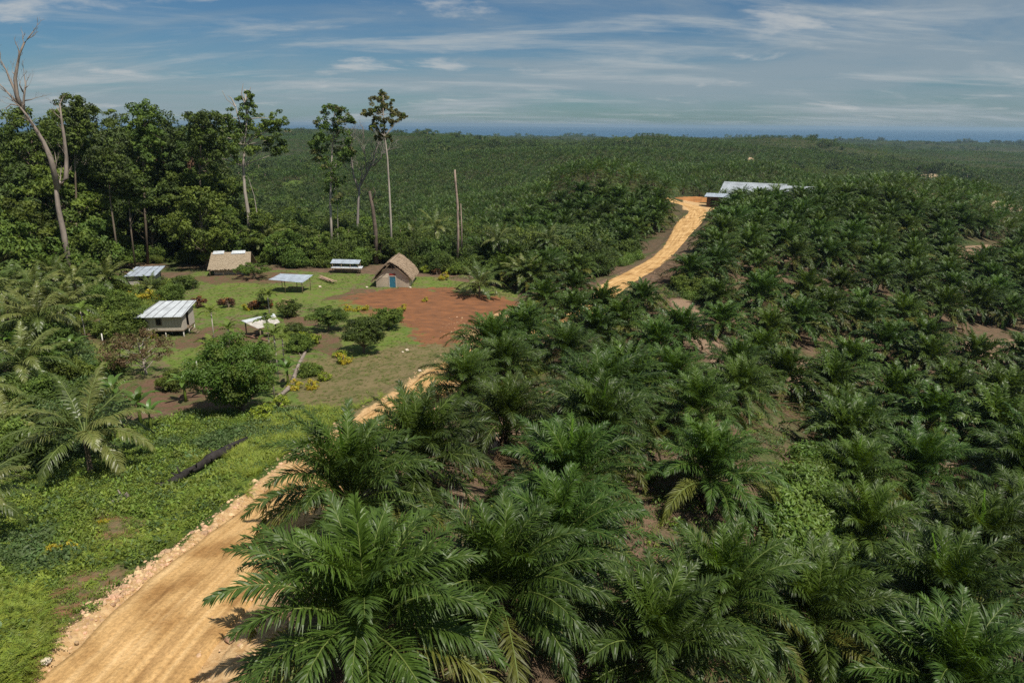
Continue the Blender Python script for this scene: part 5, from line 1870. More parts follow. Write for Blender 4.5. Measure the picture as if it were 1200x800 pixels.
def gable_hut():
    g = place(460.5, 337)
    rg = random.Random(4)
    r = thing('thatched_hut', 'brown A-shaped thatched hut with a blue door facing the red yard', 'hut', g, R(-1))
    r.scale = (1.07, 1.07, 1.04)
    Wd, Dp = 5.7, 6.2
    eh, ph = 1.75, 4.7
    rf = MB()
    ex = 3.35; ez = 1.35
    y0, y1 = -0.7, Dp + 0.9
    thatch_skin(rf, (-ex - 0.15, y0 + .35, ez - 0.3), (-ex - 0.15, y1, ez - 0.3), (0, y1, ph), (-0.15, y0 - .15, ph), 44, 9, 0.15, rg, fringe=1.3, bulge=0.32)
    thatch_skin(rf, (ex, y0 + .35, ez), (ex, y1, ez), (0, y1, ph), (-0.15, y0 - .15, ph), 44, 9, 0.15, rg, fringe=1.3, bulge=0.32)
    rf.tube([(-0.15, y0 - .15, ph + .03), (0, Dp / 2, ph + 0.08), (0, y1, ph + .03)], 0.16, 7, wob=0.2, rg=rg)
    rf.build('roof', thatch, r)
    w = MB()
    # gable walls, front with door gap
    def gable(y_, front):
        t = 0.08
        pl = []
        def prism(pts2):
            vs = [(x, y_ - t / 2, z) for x, z in pts2] + [(x, y_ + t / 2, z) for x, z in pts2]
            m_ = len(pts2)
            w.add(vs, [tuple(range(m_)), tuple(range(2 * m_ - 1, m_ - 1, -1))] + [(i, i + m_, (i + 1) % m_ + m_, (i + 1) % m_) for i in range(m_)])
        sl = (ph - 0.35 - eh) / (Wd / 2)
        if front:
            prism([(-Wd / 2, 0.0), (-0.55, 0.0), (-0.55, 1.95), (0.55, 1.95), (0.55, 0.0), (Wd / 2, 0.0), (Wd / 2, eh), (1.0, eh + sl * (Wd / 2 - 1.0)), (-1.0, eh + sl * (Wd / 2 - 1.0)), (-Wd / 2, eh)])
        else:
            prism([(-Wd / 2, 0.0), (Wd / 2, 0.0), (Wd / 2, eh), (0, ph - 0.35), (-Wd / 2, eh)])
    gable(0, True); gable(Dp, False)
    for s in (-1, 1):
        w.box((s * (Wd / 2 - 0.05), Dp / 2, eh / 2), (0.08, Dp - 0.1, eh))
    for k in range(9):
        w.tube([(-Wd / 2, -0.07, 0.15 + k * 0.2), (-0.56, -0.07, 0.15 + k * 0.2)], 0.02, 4)
        w.tube([(0.56, -0.07, 0.15 + k * 0.2), (Wd / 2, -0.07, 0.15 + k * 0.2)], 0.02, 4)
    w.build('wall', woven, r)
    d_ = MB(); d_.box((0, -0.02, 0.97), (1.04, 0.06, 1.9)); d = d_.build('door', blue, r)
    h = MB(); h.box((0.4, -0.07, 1.0), (0.05, 0.05, 0.16)); h.build('handle', metal_g, d)
    f = MB()
    for x_ in (-0.58, 0.58): f.box((x_, -0.06, 0.98), (0.09, 0.12, 2.0))
    f.box((0, -0.06, 2.02), (1.3, 0.12, 0.09)); f.build('door_frame', wallwhite, r)
    pn = MB(); pn.box((0.0, -0.09, 2.33), (1.1, 0.05, 0.32)); pn.build('panel', mat('red_board', (0.28, 0.05, 0.035), 0.7, 0.3, var=0.3), r)
    bm_ = MB()
    bm_.tube([(-0.1, y0 + 0.1, ph - 0.5), (0.15, -0.1, 3.2)], 0.05, 5); bm_.tube([(-2.9, y0 + .3, ez + .15), (-0.1, y0, ph - 0.22)], 0.05, 5); bm_.tube([(2.9, y0 + .3, ez + .3), (-0.1, y0, ph - 0.22)], 0.05, 5)
    bm_.build('rafter', post, r)
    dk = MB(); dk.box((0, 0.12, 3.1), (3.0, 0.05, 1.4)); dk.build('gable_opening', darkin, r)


gable_hut()


def longhouse():
    g = place(271, 322)
    rg = random.Random(9)
    r = thing('thatched_house', 'long low house with a pale shaggy thatch roof patched with metal at the ridge', 'house', g, R(9))
    W_ = 7.4
    rf = MB()
    thatch_skin(rf, (-W_ / 2 - .3, -1.2, 1.25), (W_ / 2 + .3, -1.2, 1.3), (W_ / 2, 2.1, 4.1), (-W_ / 2, 2.1, 4.1), 60, 11, 0.085, rg, fringe=0.8)
    thatch_skin(rf, (W_ / 2 + .3, 5.2, 1.3), (-W_ / 2 - .3, 5.2, 1.3), (-W_ / 2, 2.1, 4.1), (W_ / 2, 2.1, 4.1), 60, 11, 0.085, rg, fringe=0.8)
    rf.build('roof', thatch_p, r)
    for x0, x1 in ((-3.5, -1.3), (0.0, 2.7)):
        m_ = MB()
        slab(m_, [(x0, 1.55, 3.86), (x1, 1.55, 3.92), (x1, 2.12, 4.40), (x0 + .2, 2.12, 4.37)], 0.02, corr=16)
        slab(m_, [(x1, 2.75, 3.95), (x0, 2.75, 3.92), (x0 + .2, 2.14, 4.38), (x1, 2.14, 4.41)], 0.02, corr=16)
        m_.build('ridge_sheet', metal, r)
    w = MB()
    w.box((-0.2, 0.0, 1.0), (W_ - 1.6, 0.08, 2.0)); w.box((-0.2, 4.2, 1.0), (W_ - 1.6, 0.08, 2.0))
    for s in (-1, 1):
        x_ = -0.2 + s * (W_ / 2 - 0.8)
        w.add([(x_ - .04, 0.05, 0), (x_ + .04, 0.05, 0), (x_ + .04, 4.15, 0), (x_ - .04, 4.15, 0), (x_ - .04, 0.05, 2.0), (x_ + .04, .05, 2.0), (x_ + .04, 2.1, 3.7), (x_ - .04, 2.1, 3.7), (x_ + .04, 4.15, 2.0), (x_ - .04, 4.15, 2.0)],
              [(3, 2, 1, 0), (0, 1, 5, 4), (1, 2, 8, 6, 5), (2, 3, 9, 8), (3, 0, 4, 7, 9), (4, 5, 6, 7), (7, 6, 8, 9)])
    w.build('wall', woven, r)
    for x_ in (-W_ / 2, -1.2, 1.2, W_ / 2):
        p = MB(); p.tube([(x_, -0.95, -0.3), (x_, -0.95, 1.45)], 0.07, 6); p.build('post', post, r)


longhouse()


def flat_shelter():
    g = place(347, 342)
    r = thing('open_shelter', 'open shelter with a flat pale metal roof on thin poles in the lawn', 'shelter', g, R(-3))
    rf = MB()
    slab(rf, [(-4.2, -1.6, 2.45), (2.0, -2.0, 2.1), (2.6, 1.9, 2.65), (-3.4, 2.0, 2.75)], 0.03, corr=40, sag=0.06)
    rf.build('roof', metal_b, r)
    for x_, y_, z_ in ((-1.4, -1.4, 2.3), (1.7, -1.5, 2.15), (-3.1, 1.6, 2.65), (2.1, 1.5, 2.55), (-0.4, 1.6, 2.6)):
        p = MB(); p.tube([(x_, y_, -0.4), (x_ + .05, y_, z_ * .5), (x_, y_, z_)], 0.06, 6); p.build('post', post, r)
    b = MB(); b.box((0, 0, 0.75), (2.8, 1.2, 0.06))
    for x_ in (-1.2, 1.2):
        for y_ in (-.5, .5): b.tube([(x_, y_, -0.2), (x_, y_, 0.72)], 0.05, 5)
    b.build('table', post, r)


flat_shelter()


def drying_rack():
    g = place(407, 319.5)
    r = thing('drying_rack', 'two-tier rack with metal roofing sheets on posts at the back of the clearing', 'rack', g, R(-2))
    t = MB(); slab(t, [(-3.1, -0.9, 2.05), (2.7, -0.9, 2.0), (2.7, 0.9, 2.5), (-3.1, 0.9, 2.55)], 0.03, corr=34); t.build('roof', metal_b, r)
    l = MB(); slab(l, [(-2.9, -1.3, 1.2), (3.3, -1.3, 1.15), (3.3, 0.1, 1.35), (-2.9, 0.1, 1.4)], 0.03, corr=34); l.build('tray', metal, r)
    for x_ in (-2.7, -0.9, 0.9, 2.5):
        for y_ in (-0.8, 0.8):
            p = MB(); p.tube([(x_, y_, -0.3), (x_, y_, 2.05 if y_ < 0 else 2.45)], 0.06, 6); p.build('post', post, r)
    s = MB(); s.box((0, 0, 0.5), (5.4, 1.5, 0.06)); s.build('shelf', post, r)


drying_rack()


def lean_to():
    g = place(305, 393.5)
    r = thing('lean_to_shelter', 'low lean-to shelter of weathered grey sheets beside the betel palms', 'shelter', g, 0)
    z0 = g.z

    def hz(px, py, z):
        v = ray(px, py)
        t = (z0 + z - CAMZ) / v.z
        return Vector((v.x * t, v.y * t, z0 + z)) - g
    a, b, c, d = hz(281.6, 375.5, 2.1), hz(302, 385, 1.5), hz(328, 377.5, 1.9), hz(321, 367.5, 2.6)
    rf = MB(); slab(rf, [a, b, c, d], 0.03, corr=30, sag=0.08); rf.build('roof', metal_g, r)
    s = MB(); slab(s, [a.lerp(b, .05) + Vector((0, 0, .06)), a.lerp(b, .33) + Vector((0, 0, .06)), d.lerp(c, .3) + Vector((0, 0, .06)), d.lerp(c, .0) + Vector((0, 0, .06))], 0.02, corr=10); s.build('roof_sheet', metal, r)
    for q in (a.lerp(c, .12), b.lerp(d, .12), c.lerp(a, .12), d.lerp(b, .12)):
        p = MB(); p.tube([(q.x, q.y, -0.4), (q.x, q.y, q.z - 0.05)], 0.09, 6); p.build('post', post, r)
    m_ = (a + b + c + d) / 4
    t = MB(); t.box((m_.x, m_.y, 0.55), (2.6, 1.4, 0.07), rz=-0.5)
    for k in range(4): t.tube([(m_.x + (-1, 1, -1, 1)[k] * 1.0, m_.y + (-1, -1, 1, 1)[k] * 0.5, -0.2), (m_.x + (-1, 1, -1, 1)[k] * 1.0, m_.y + (-1, -1, 1, 1)[k] * 0.5, 0.52)], 0.05, 5)
    t.build('bench', post, r)


lean_to()


def far_sheds():
    earth = mat('orange_cut_earth', (0.34, 0.16, 0.06), 0.95, 0.1, var=0.3, scale=0.5, bump=0.5)
    brown = mat('dark_shed_boards', (0.10, 0.075, 0.055), 0.9, 0.1, var=0.3, scale=1)

    def shed(label, px, py, W_, D_, eh, rh, rz, roofm, dx=0, dy=0, dz=0.0):
        g = place(px, py)
        g.z += dz
        r = thing('plantation_shed', label, 'shed', g, rz, None)
        rf = MB()
        e = 0.8
        slab(rf, [(-W_ / 2 - e, -D_ / 2 - e, eh - .15), (W_ / 2 + e, -D_ / 2 - e, eh - .15), (W_ / 2 + e, 0, eh + rh), (-W_ / 2 - e, 0, eh + rh)], 0.05, corr=int(W_ * 4))
        slab(rf, [(W_ / 2 + e, D_ / 2 + e, eh - .15), (-W_ / 2 - e, D_ / 2 + e, eh - .15), (-W_ / 2 - e, 0.01, eh + rh), (W_ / 2 + e, 0.01, eh + rh)], 0.05, corr=int(W_ * 4))
        rf.build('roof', roofm, r)
        w = MB()
        w.box((0, -D_ / 2, eh / 2 - 1), (W_, 0.12, eh + 1.7)); w.box((0, D_ / 2, eh / 2 - 1), (W_, 0.12, eh + 1.7))
        for s in (-1, 1):
            x_ = s * (W_ / 2 - .06)
            w.add([(x_ - .06, -D_ / 2, -2), (x_ + .06, -D_ / 2, -2), (x_ + .06, D_ / 2, -2), (x_ - .06, D_ / 2, -2), (x_ - .06, -D_ / 2, eh - .1), (x_ + .06, -D_ / 2, eh - .1), (x_ + .06, 0, eh + rh - .15), (x_ - .06, 0, eh + rh - .15), (x_ + .06, D_ / 2, eh - .1), (x_ - .06, D_ / 2, eh - .1)],
                  [(3, 2, 1, 0), (0, 1, 5, 4), (1, 2, 8, 6, 5), (2, 3, 9, 8), (3, 0, 4, 7, 9), (4, 5, 6, 7), (7, 6, 8, 9)])
        w.build('wall', brown, r)
        for k in range(int(W_ // 4)):
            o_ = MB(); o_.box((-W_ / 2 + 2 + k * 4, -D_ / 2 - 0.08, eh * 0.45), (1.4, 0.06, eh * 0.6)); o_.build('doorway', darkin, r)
        return r
    shed('largest pale metal-roofed shed on the far ridge, partly behind palms', 882, 241, 20, 16, 4.2, 3.7, R(-28), metal_f)
    shed('small flat pale-roofed shed with dark wall, leftmost of the far sheds', 845, 243, 9, 7, 4.0, 0.7, R(-24), metal_b)
    shed('shed with whiter roof half hidden by a palm before the largest far shed', 874, 249, 10, 7, 3.6, 0.8, R(-28), metal_b)
    shed('low pale roof at the right end of the far sheds', 936, 241, 11, 8, 4.6, 1.5, R(-22), metal_f)
    g = place(822, 240)
    m_ = MB()
    rg = random.Random(3)
    nx_, ny_ = 22, 6
    vs = []
    for j in range(ny_):
        for i in range(nx_):
            h = [0, 1.1, 1.7, 1.8, 1.3, -0.2][j] * (math.sin(math.pi * (i + .5) / nx_) ** 0.4) + rg.uniform(-.12, .12)
            vs.append((-9 + i * 0.9, -2 + j * 1.1 + rg.uniform(-.2, .2), h - 0.4))
    m_.add(vs, [(j * nx_ + i, j * nx_ + i + 1, (j + 1) * nx_ + i + 1, (j + 1) * nx_ + i) for j in range(ny_ - 1) for i in range(nx_ - 1)], 0, True)
    o = m_.build('earth_bank', earth); o.location = g; o.location.y += 13
    tag(o, 'bare orange bank of cut earth left of the far sheds', 'earth bank')


far_sheds()

# ------------------------------------------------------------------ logs, planks, posts, stones
def log(name, label, pts, rads, m_, seed, stubs=3):
    rg = random.Random(seed)
    q = [place(*p) for p in pts]
    c = q[0].copy()
    mb = MB()
    ps = []
    for i in range(len(q) - 1):
        for t in (0, 0.33, 0.66):
            v = q[i].lerp(q[i + 1], t) - c
            ps.append(v + Vector((rg.uniform(-.08, .08), rg.uniform(-.08, .08), rads[i] * 0.8)))
    ps.append(q[-1] - c + Vector((0, 0, rads[-1] * .8)))
    rr = [float(np.interp(i / (len(ps) - 1) * (len(rads) - 1), range(len(rads)), rads)) for i in range(len(ps))]
    mb.tube(ps, rr, 8, wob=0.35, rg=rg)
    for _ in range(stubs):
        p = ps[rg.randint(1, len(ps) - 2)]
        d = Vector((rg.uniform(-1, 1), rg.uniform(-1, 1), rg.uniform(0.1, 0.8))).normalized()
        mb.tube([p, p + d * 0.7], [0.09, 0.04], 5)
    o = mb.build(name, m_)
    o.location = c
    return tag(o, label, 'log')


log('fallen_log', 'long charred black log lying on the green slope', [(188, 574), (212, 562), (238, 548), (262, 537), (290, 520)], [0.14, 0.22, 0.26, 0.28, 0.22], bark_dark, 1, 11).location.z += 0.15
log('fallen_log', 'short pale rotten log piece below the charred log', [(132, 594), (150, 586)], [0.25, 0.2], dead_wood, 2)
log('fallen_log', 'pale fallen log running down the dry slope beside the mango tree', [(326, 468), (342, 452), (350, 428), (362, 406), (372, 398)], [0.24, 0.22, 0.22, 0.17, 0.12], dead_wood, 3, 6)
log('fallen_log', 'weathered fallen trunk at the left edge of the slope', [(-4, 548), (14, 555), (30, 562)], [0.16, 0.15, 0.1], dead_wood, 4)
log('fallen_log', 'dark branch lying beside the foot of the lean-to shelter', [(282, 393), (300, 398), (320, 402)], [0.14, 0.12, 0.08], bark_red, 5)
g = place(384, 329)
base_dir = (place(402, 334) - place(368, 322)); base_dir.z = 0; base_dir.normalize()
ang = math.atan2(base_dir.y, base_dir.x)
rg = random.Random(12)
plk = mat('sawn_plank', (0.42, 0.30, 0.20), 0.85, 0.2, var=0.35, scale=2, stretch=(0.3, 1, 1), objvar=0.25)
for k in range(9):
    L = rg.uniform(4.0, 7.2)
    mb = MB(); mb.box((0, 0, 0.03), (L, 0.22, 0.05))
    o = mb.build('plank', plk)
    lay = k // 4
    off = (k % 4 - 1.5) * 0.30 + rg.uniform(-.05, .05)
    o.location = (g.x - math.sin(ang) * off + rg.uniform(-.5, .5), g.y + math.cos(ang) * off, g.z + 0.25 + 0.07 * lay + 0.002 * k)
    o.rotation_euler = (0, 0, ang + rg.uniform(-.05, .05))
    tag(o, 'sawn plank in the loose timber pile left of the thatched gable hut', 'plank', 'sawn planks in the loose pile')
wp = mat('white_painted_post', (0.6, 0.58, 0.52), 0.8, 0.2, var=0.2)
for i, (px, py, lab) in enumerate([(119, 392, 'upper of two pale posts by the small lawn left of the stilt house'), (121, 404, 'lower of two pale posts by the small lawn left of the stilt house'), (231, 433, 'short pale stake at the edge of the bright lawn patch')]):
    p = place(px, py)
    mb = MB(); h = (1.9, 1.6, 1.1)[i]; mb.tube([(0, 0, -.3), (0.03, 0, h)], [0.08, 0.07], 7)
    o = mb.build('fence_post', wp); o.location = p; tag(o, lab, 'post')


def stone_mesh(seed, n_=1):
    rg = random.Random(seed)
    mb = MB()
    ph_ = [rg.uniform(0, 6) for _ in range(6)]
    vs, fs = [], []
    nu, nv = 7, 4
    for j in range(1, nv):
        for i in range(nu):
            th, f_ = math.pi * j / nv, 2 * math.pi * i / nu
            r_ = rg.uniform(0.75, 1.1)
            vs.append((math.sin(th) * math.cos(f_) * r_, math.sin(th) * math.sin(f_) * r_, math.cos(th) * r_ * 0.6))
    vs += [(0, 0, 0.6), (0, 0, -0.6)]
    for j in range(nv - 2):
        for i in range(nu):
            fs.append((j * nu + i, (j + 1) * nu + i, (j + 1) * nu + (i + 1) % nu, j * nu + (i + 1) % nu))
    t_, b_ = len(vs) - 2, len(vs) - 1
    for i in range(nu):
        fs.append((t_, i, (i + 1) % nu)); fs.append((b_, (nv - 2) * nu + (i + 1) % nu, (nv - 2) * nu + i))
    mb.add(vs, fs)
    return mb


stone_m = mat('ochre_stone', (0.50, 0.36, 0.20), 0.95, 0.1, var=0.25, scale=2, objvar=0.3)
pale_m = mat('pale_stone', (0.55, 0.47, 0.36), 0.95, 0.1, var=0.2, scale=2)
wst = stone_mesh(5).mesh('white_stone', pale_m)
for px, py, s, lab in [(55, 779, 0.2, 'white stone on the left road verge near the bottom edge'), (477, 411, 0.3, 'white bag-like stone in the middle of the dry grass'), (472, 413, 0.2, 'smaller pale stone left of the white one in the dry grass'), (375, 336, 0.35, 'white stone between the flat shelter and the planks'),
                       (430, 337, 0.3, 'pale stone at the left foot of the thatched gable hut'), (481, 338, 0.3, 'pale stone at the right foot of the thatched gable hut'), (492, 437, 0.25, 'flat reddish stone by the road in the dry grass')]:
    p = place(px, py)
    o = link('stone', wst); o.location = p + Vector((0, 0, s * .3)); o.scale = (s, s, s); tag(o, lab, 'stone')

# ------------------------------------------------------------------ ground cover (uncountable)
RS = np.random.RandomState(21)


def rand_in(name_or_poly, n_, minx=None):
    pgs = PG[name_or_poly] if isinstance(name_or_poly, str) else [name_or_poly]
    out = []
    tot = 0
    areas = [abs(0.5 * np.sum(p[:, 0] * np.roll(p[:, 1], 1) - p[:, 1] * np.roll(p[:, 0], 1))) for p in pgs]
    for pg, a in zip(pgs, areas):
        k = int(n_ * a / sum(areas)) + 1
        lo, hi = pg.min(0), pg.max(0)
        q = RS.uniform(lo, hi, (k * 4, 2))
        m_ = soft_in(pg, q[:, 0], q[:, 1], 0.01) > 0.5
        out.append(q[m_][:k])
    return np.concatenate(out)


def with_z(q, up=0.0):
    return np.stack([q[:, 0], q[:, 1], ground_z(q[:, 0], q[:, 1]) + up], 1)


def weed_mb(seed, n_, r_, h, ls, rg=None):
    rg = random.Random(seed)
    mb = MB()
    leaves(mb, (0, 0, h * 0.3), r_, h, n_, ls, rg, 0, up=0.6, fill_=0.4)
    return mb


def tuft_mb(seed, n_, h, w):
    rg = random.Random(seed)
    mb = MB()
    for _ in range(n_):
        a = rg.uniform(0, 6.28); r_ = rg.uniform(0, 0.3)
        p = Vector((math.cos(a) * r_, math.sin(a) * r_, -0.03))
        d = Vector((math.cos(a) * rg.uniform(.2, .8), math.sin(a) * rg.uniform(.2, .8), 1)).normalized()
        s = Vector((-math.sin(a), math.cos(a), 0)) * w
        L = h * rg.uniform(.6, 1.1)
        m1_ = p + d * L * .55; e = m1_ + (d + Vector((0, 0, -0.6))).normalized() * L * .45
        mb.add([p - s, p + s, m1_ + s * .8, m1_ - s * .8, e], [(0, 1, 2, 3), (3, 2, 4)])
    return mb


def fern_mb(seed):
    rg = random.Random(seed)
    mb = MB()
    for i in range(9):
        frond(mb, (0, 0, 0.02), i * 2.4 + rg.uniform(-.3, .3), R(60) - R(25) * (i / 9), rg.uniform(0.6, 1.0), R(70), 12, 0.055, 0.17, rg, 1, pet=0.1, mi=0, mr=0, sweep=0.3, vmin=-.05, vmax=.1, grav=0.2, rach=0.0)
    return mb


gr1 = mat('weed_green', (0.120, 0.190, 0.024), 0.55, 0.4, var=0.35, scale=0.3, trans=0.2, objvar=0.35)
gr2 = mat('weed_dark_green', (0.060, 0.110, 0.028), 0.55, 0.4, var=0.35, scale=0.3, trans=0.15, objvar=0.3)
gr3 = mat('fern_yellow_green', (0.15, 0.21, 0.025), 0.55, 0.4, var=0.3, scale=0.5, trans=0.25, objvar=0.3)
gr4 = mat('grass_green', (0.12, 0.18, 0.035), 0.55, 0.3, var=0.3, scale=0.3, trans=0.2, objvar=0.3)
gr5 = mat('creeper_leaf', (0.085, 0.155, 0.022), 0.5, 0.4, var=0.4, scale=0.3, trans=0.25, objvar=0.3)
PW = [proto('weed', weed_mb(s, n__, 0.55, h__, l__), gr1) for s, n__, h__, l__ in ((1, 70, 0.30, 0.075), (2, 55, 0.40, 0.10), (3, 40, 0.45, 0.125), (4, 90, 0.25, 0.055), (14, 90, 0.3, 0.06))]
PWd = [proto('weed', weed_mb(s, n__, 0.7, 0.55, l__), gr2) for s, n__, l__ in ((5, 90, 0.07), (6, 70, 0.10), (7, 50, 0.13))]
PF = [proto('fern', fern_mb(s), gr3) for s in (6, 7, 8)]
PT = [proto('tuft', tuft_mb(s, 30, 0.35, 0.012), gr4) for s in (9, 10)]
PC = [proto('creeper', weed_mb(s, 110, 0.9, 0.7, 0.13), gr5) for s in (11, 12, 13)]
q = rand_in('weeds', 9500)
dn = fbm(q[:, 0] / 7, q[:, 1] / 7, 3)
rdq = road_dist(q[:, 0], q[:, 1])
bare = np.maximum(mask('bare', q[:, 0], q[:, 1], 0.6), 0)
LG = [hit(*p_) for p_ in ((203, 567), (219, 559), (235, 550), (249, 543), (262, 537), (273, 531), (284, 524), (211, 563), (227, 554), (242, 547), (256, 540), (268, 534))]
k = (rdq > 4.4) & (bare < 0.5) & (np.hypot(q[:, 0], q[:, 1]) > 10) & (np.min([np.hypot(q[:, 0] - p_.x, q[:, 1] - p_.y) for p_ in LG], axis=0) > 0.9)
q, dn, rdq = q[k], dn[k], rdq[k]
a = q[(dn < 0.22) & (RS.rand(len(q)) < 0.8)]; scatter('weeds', with_z(a), PW, RS.uniform(0.5, 1.15, len(a)), 'fresh green weeds covering the slope left of the road', seed=11, tilt=.15)
a = q[(dn >= 0.30) | (RS.rand(len(q)) < 0.07)]; scatter('weeds', with_z(a), PWd, RS.uniform(0.5, 1.1, len(a)), 'darker bluish green herbs in patches on the left slope', seed=12, tilt=.15)
gr6 = mat('tall_grass_bright', (0.19, 0.25, 0.035), 0.55, 0.3, var=0.3, scale=0.4, trans=0.25, objvar=0.25)
PG6 = [proto('tuft', tuft_mb(s, 40, 0.7, 0.016), gr6) for s in (41, 42)]
q = rand_in(poly([(300, 500), (360, 478), (425, 488), (440, 505), (380, 545), (300, 560), (250, 560)]), 3000)
q = q[road_dist(q[:, 0], q[:, 1]) > 4.3]
scatter('grass', with_z(q), PG6, RS.uniform(0.5, 1.1, len(q)), 'tall bright grass on the upper slope beside the road', seed=31, tilt=.1)
q = rand_in('bare', 260)
scatter('weeds', with_z(q), PW + PT, RS.uniform(0.3, 0.7, len(q)), 'sparse weeds on the bare spots of the left slope', seed=32, tilt=.1)
# ferns beside the road
s_ = RS.uniform(0, 1, 2600)
idx = (s_ * (len(ROAD) - 1)).astype(int)
tn = np.gradient(ROAD, axis=0); tn /= np.hypot(*tn.T)[:, None]
nrm_ = np.stack([-tn[:, 1], tn[:, 0]], 1)
q = ROAD[idx] + nrm_[idx] * (4.6 + RS.exponential(1.6, len(idx)))[:, None] + RS.normal(0, 0.5, (len(idx), 2))
k = (np.hypot(q[:, 0], q[:, 1]) > 22) & (np.hypot(q[:, 0], q[:, 1]) < 62) & (mask('bare', q[:, 0], q[:, 1], 0.5) < 0.4) & (fbm(q[:, 0] / 4, q[:, 1] / 4, 2) > -0.15)
q = q[k]; scatter('ferns', with_z(q), PF, RS.uniform(0.6, 1.2, len(q)), 'yellow-green ferns lining the left road verge', seed=13, tilt=.1)
q = rand_in(poly([(-10, 730), (40, 690), (60, 760), (40, 800), (-10, 830)]), 220)
scatter('ferns', with_z(q), PF, RS.uniform(0.6, 1.2, len(q)), 'ferns in the lower left corner', seed=14, tilt=.1)
q = rand_in('village', 9000)
k = (mask('red', q[:, 0], q[:, 1], 3.0) < 0.25 + 0.7 * RS.rand(len(q)) ** 4) & (mask('mulch', q[:, 0], q[:, 1], 0.5) < 0.5) & (road_dist(q[:, 0], q[:, 1]) > 4.5)
q = q[k]; scatter('grass', with_z(q), PT, RS.uniform(0.3, 0.75, len(q)), 'short grass of the village clearing', seed=15)
gardens = poly([(-60, 400), (60, 380), (100, 400), (120, 440), (150, 480), (110, 540), (-60, 560)])
q = rand_in(gardens, 2600); scatter('undergrowth', with_z(q, 0.1), PWd + PW[:1], RS.uniform(0.8, 1.7, len(q)), 'dark tangled garden growth at the left under the coconut palms', seed=16, tilt=.2)
back = poly([(-60, 345), (60, 330), (130, 322), (215, 330), (215, 352), (160, 385), (80, 395), (-60, 400)])
q = rand_in(back, 2400); scatter('undergrowth', with_z(q, 0.1), PW + PWd[:1], RS.uniform(0.8, 1.6, len(q)), 'leafy garden growth between the back shed and the coconut thicket', seed=17, tilt=.2)
q = rand_in('creeper', 4200); q = q[fbm(q[:, 0] / 2.6 + 3, q[:, 1] / 2.6, 3) > -0.22]; lump = 0.5 + RS.uniform(-0.3, 0.5, len(q)) + 1.3 * (fbm(q[:, 0] / 3, q[:, 1] / 3, 3) + .3)
scatter('creeper', with_z(q, 0) + np.stack([0 * lump, 0 * lump, np.maximum(lump, 0)], 1), PC + PW[:2], RS.uniform(0.5, 1.5, len(q)), 'bright green creeper smothering the edge between near slope and valley', seed=18, tilt=.3)
for nm in (([(790, 330), (830, 336), (838, 356), (804, 352)]), ([(725, 300), (745, 294), (752, 304), (728, 314)])):
    q = rand_in(poly(nm), 300); scatter('creeper', with_z(q, 0.2), PC, RS.uniform(0.7, 1.3, len(q)), 'bright green weeds beside the far road stretch' if nm[0][0] < 780 else 'bright green weeds at the top of the bare footpath', seed=19, tilt=.3)
# plantation floor: weeds, dead frond heaps
a_ = RS.uniform(R(-20), R(41), 16000); d_ = np.sqrt(RS.uniform(14 ** 2, 150 ** 2, 16000))
q = np.stack([np.sin(a_) * d_, np.cos(a_) * d_], 1)
k = (road_dist(q[:, 0], q[:, 1]) > 5.0)
for nm in ('village', 'weeds', 'path', 'red', 'gravel'): k &= mask(nm, q[:, 0], q[:, 1], 1.5) < 0.25
k &= ~((a_ < R(-1)) & (d_ > 62) & (road_dist(q[:, 0], q[:, 1]) > 14))
k &= ~((a_ < R(-14)) & (q[:, 1] > 0) & (np.hypot(q[:, 0], q[:, 1]) > 30))
q = q[k]
# right of the road only
side = np.array([np.sign((ROAD[max(0, j - 1)] - ROAD[min(len(ROAD) - 1, j + 1)])[0] * (p - ROAD[j])[1] - (ROAD[max(0, j - 1)] - ROAD[min(len(ROAD) - 1, j + 1)])[1] * (p - ROAD[j])[0]) for p in q for j in [int(np.argmin(((ROAD - p) ** 2).sum(1)))]])
q = q[side > 0]
dn = fbm(q[:, 0] / 9, q[:, 1] / 9, 3)
a = q[dn > -0.05]; scatter('undergrowth', with_z(a), PW + PWd, RS.uniform(0.5, 1.3, len(a)), 'weeds growing between the oil palm trunks', seed=20, tilt=.15)


def frond_litter(seed):
    rg = random.Random(seed)
    mb = MB()
    for i in range(3):
        az = rg.uniform(0, 6.28)
        frond(mb, (rg.uniform(-1, 1), rg.uniform(-1, 1), 0.12), az, R(8), 3.2, R(14), 14, 0.06, 0.6, rg, 1, mi=0, mr=0, rach=0.035, vmin=-.05, vmax=.15, grav=0.1)
    return mb


PL_ = [proto('litter', frond_litter(s), oil_dead) for s in (21, 22, 23)]
a = q[(dn < 0.02)][:1500]; scatter('fallen_fronds', with_z(a), PL_, RS.uniform(0.7, 1.1, len(a)), 'brown cut fronds littering the plantation floor', seed=22, tilt=.05)
# stones on the road edge
PS = [proto('pebble', stone_mesh(s), stone_m) for s in (31, 32, 33)]
s_ = RS.uniform(0, 1, 15000)
idx = np.minimum((s_ * 1.0 * (len(ROAD) - 1)).astype(int), len(ROAD) - 1)
off = np.where(RS.rand(len(idx)) < 0.62, RS.normal(3.35, 0.42, len(idx)), np.where(RS.rand(len(idx)) < 0.6, -RS.normal(3.3, 0.9, len(idx)), RS.uniform(-2.6, 2.6, len(idx))))
q = ROAD[idx] + nrm_[idx] * off[:, None] + (RS.rand(len(idx), 1) - 0.5) * tn[idx] * 3
k = np.hypot(q[:, 0], q[:, 1]) < 140
q, off = q[k], off[k]
keep_ = (RS.rand(len(q)) < np.clip(1.6 - np.hypot(q[:, 0], q[:, 1]) / 38, 0.08, 1)) | (off < 0); q, off = q[keep_], off[keep_]
sz = 0.02 + RS.exponential(0.035, len(q)); sz[np.abs(off) < 2.6] *= 0.6
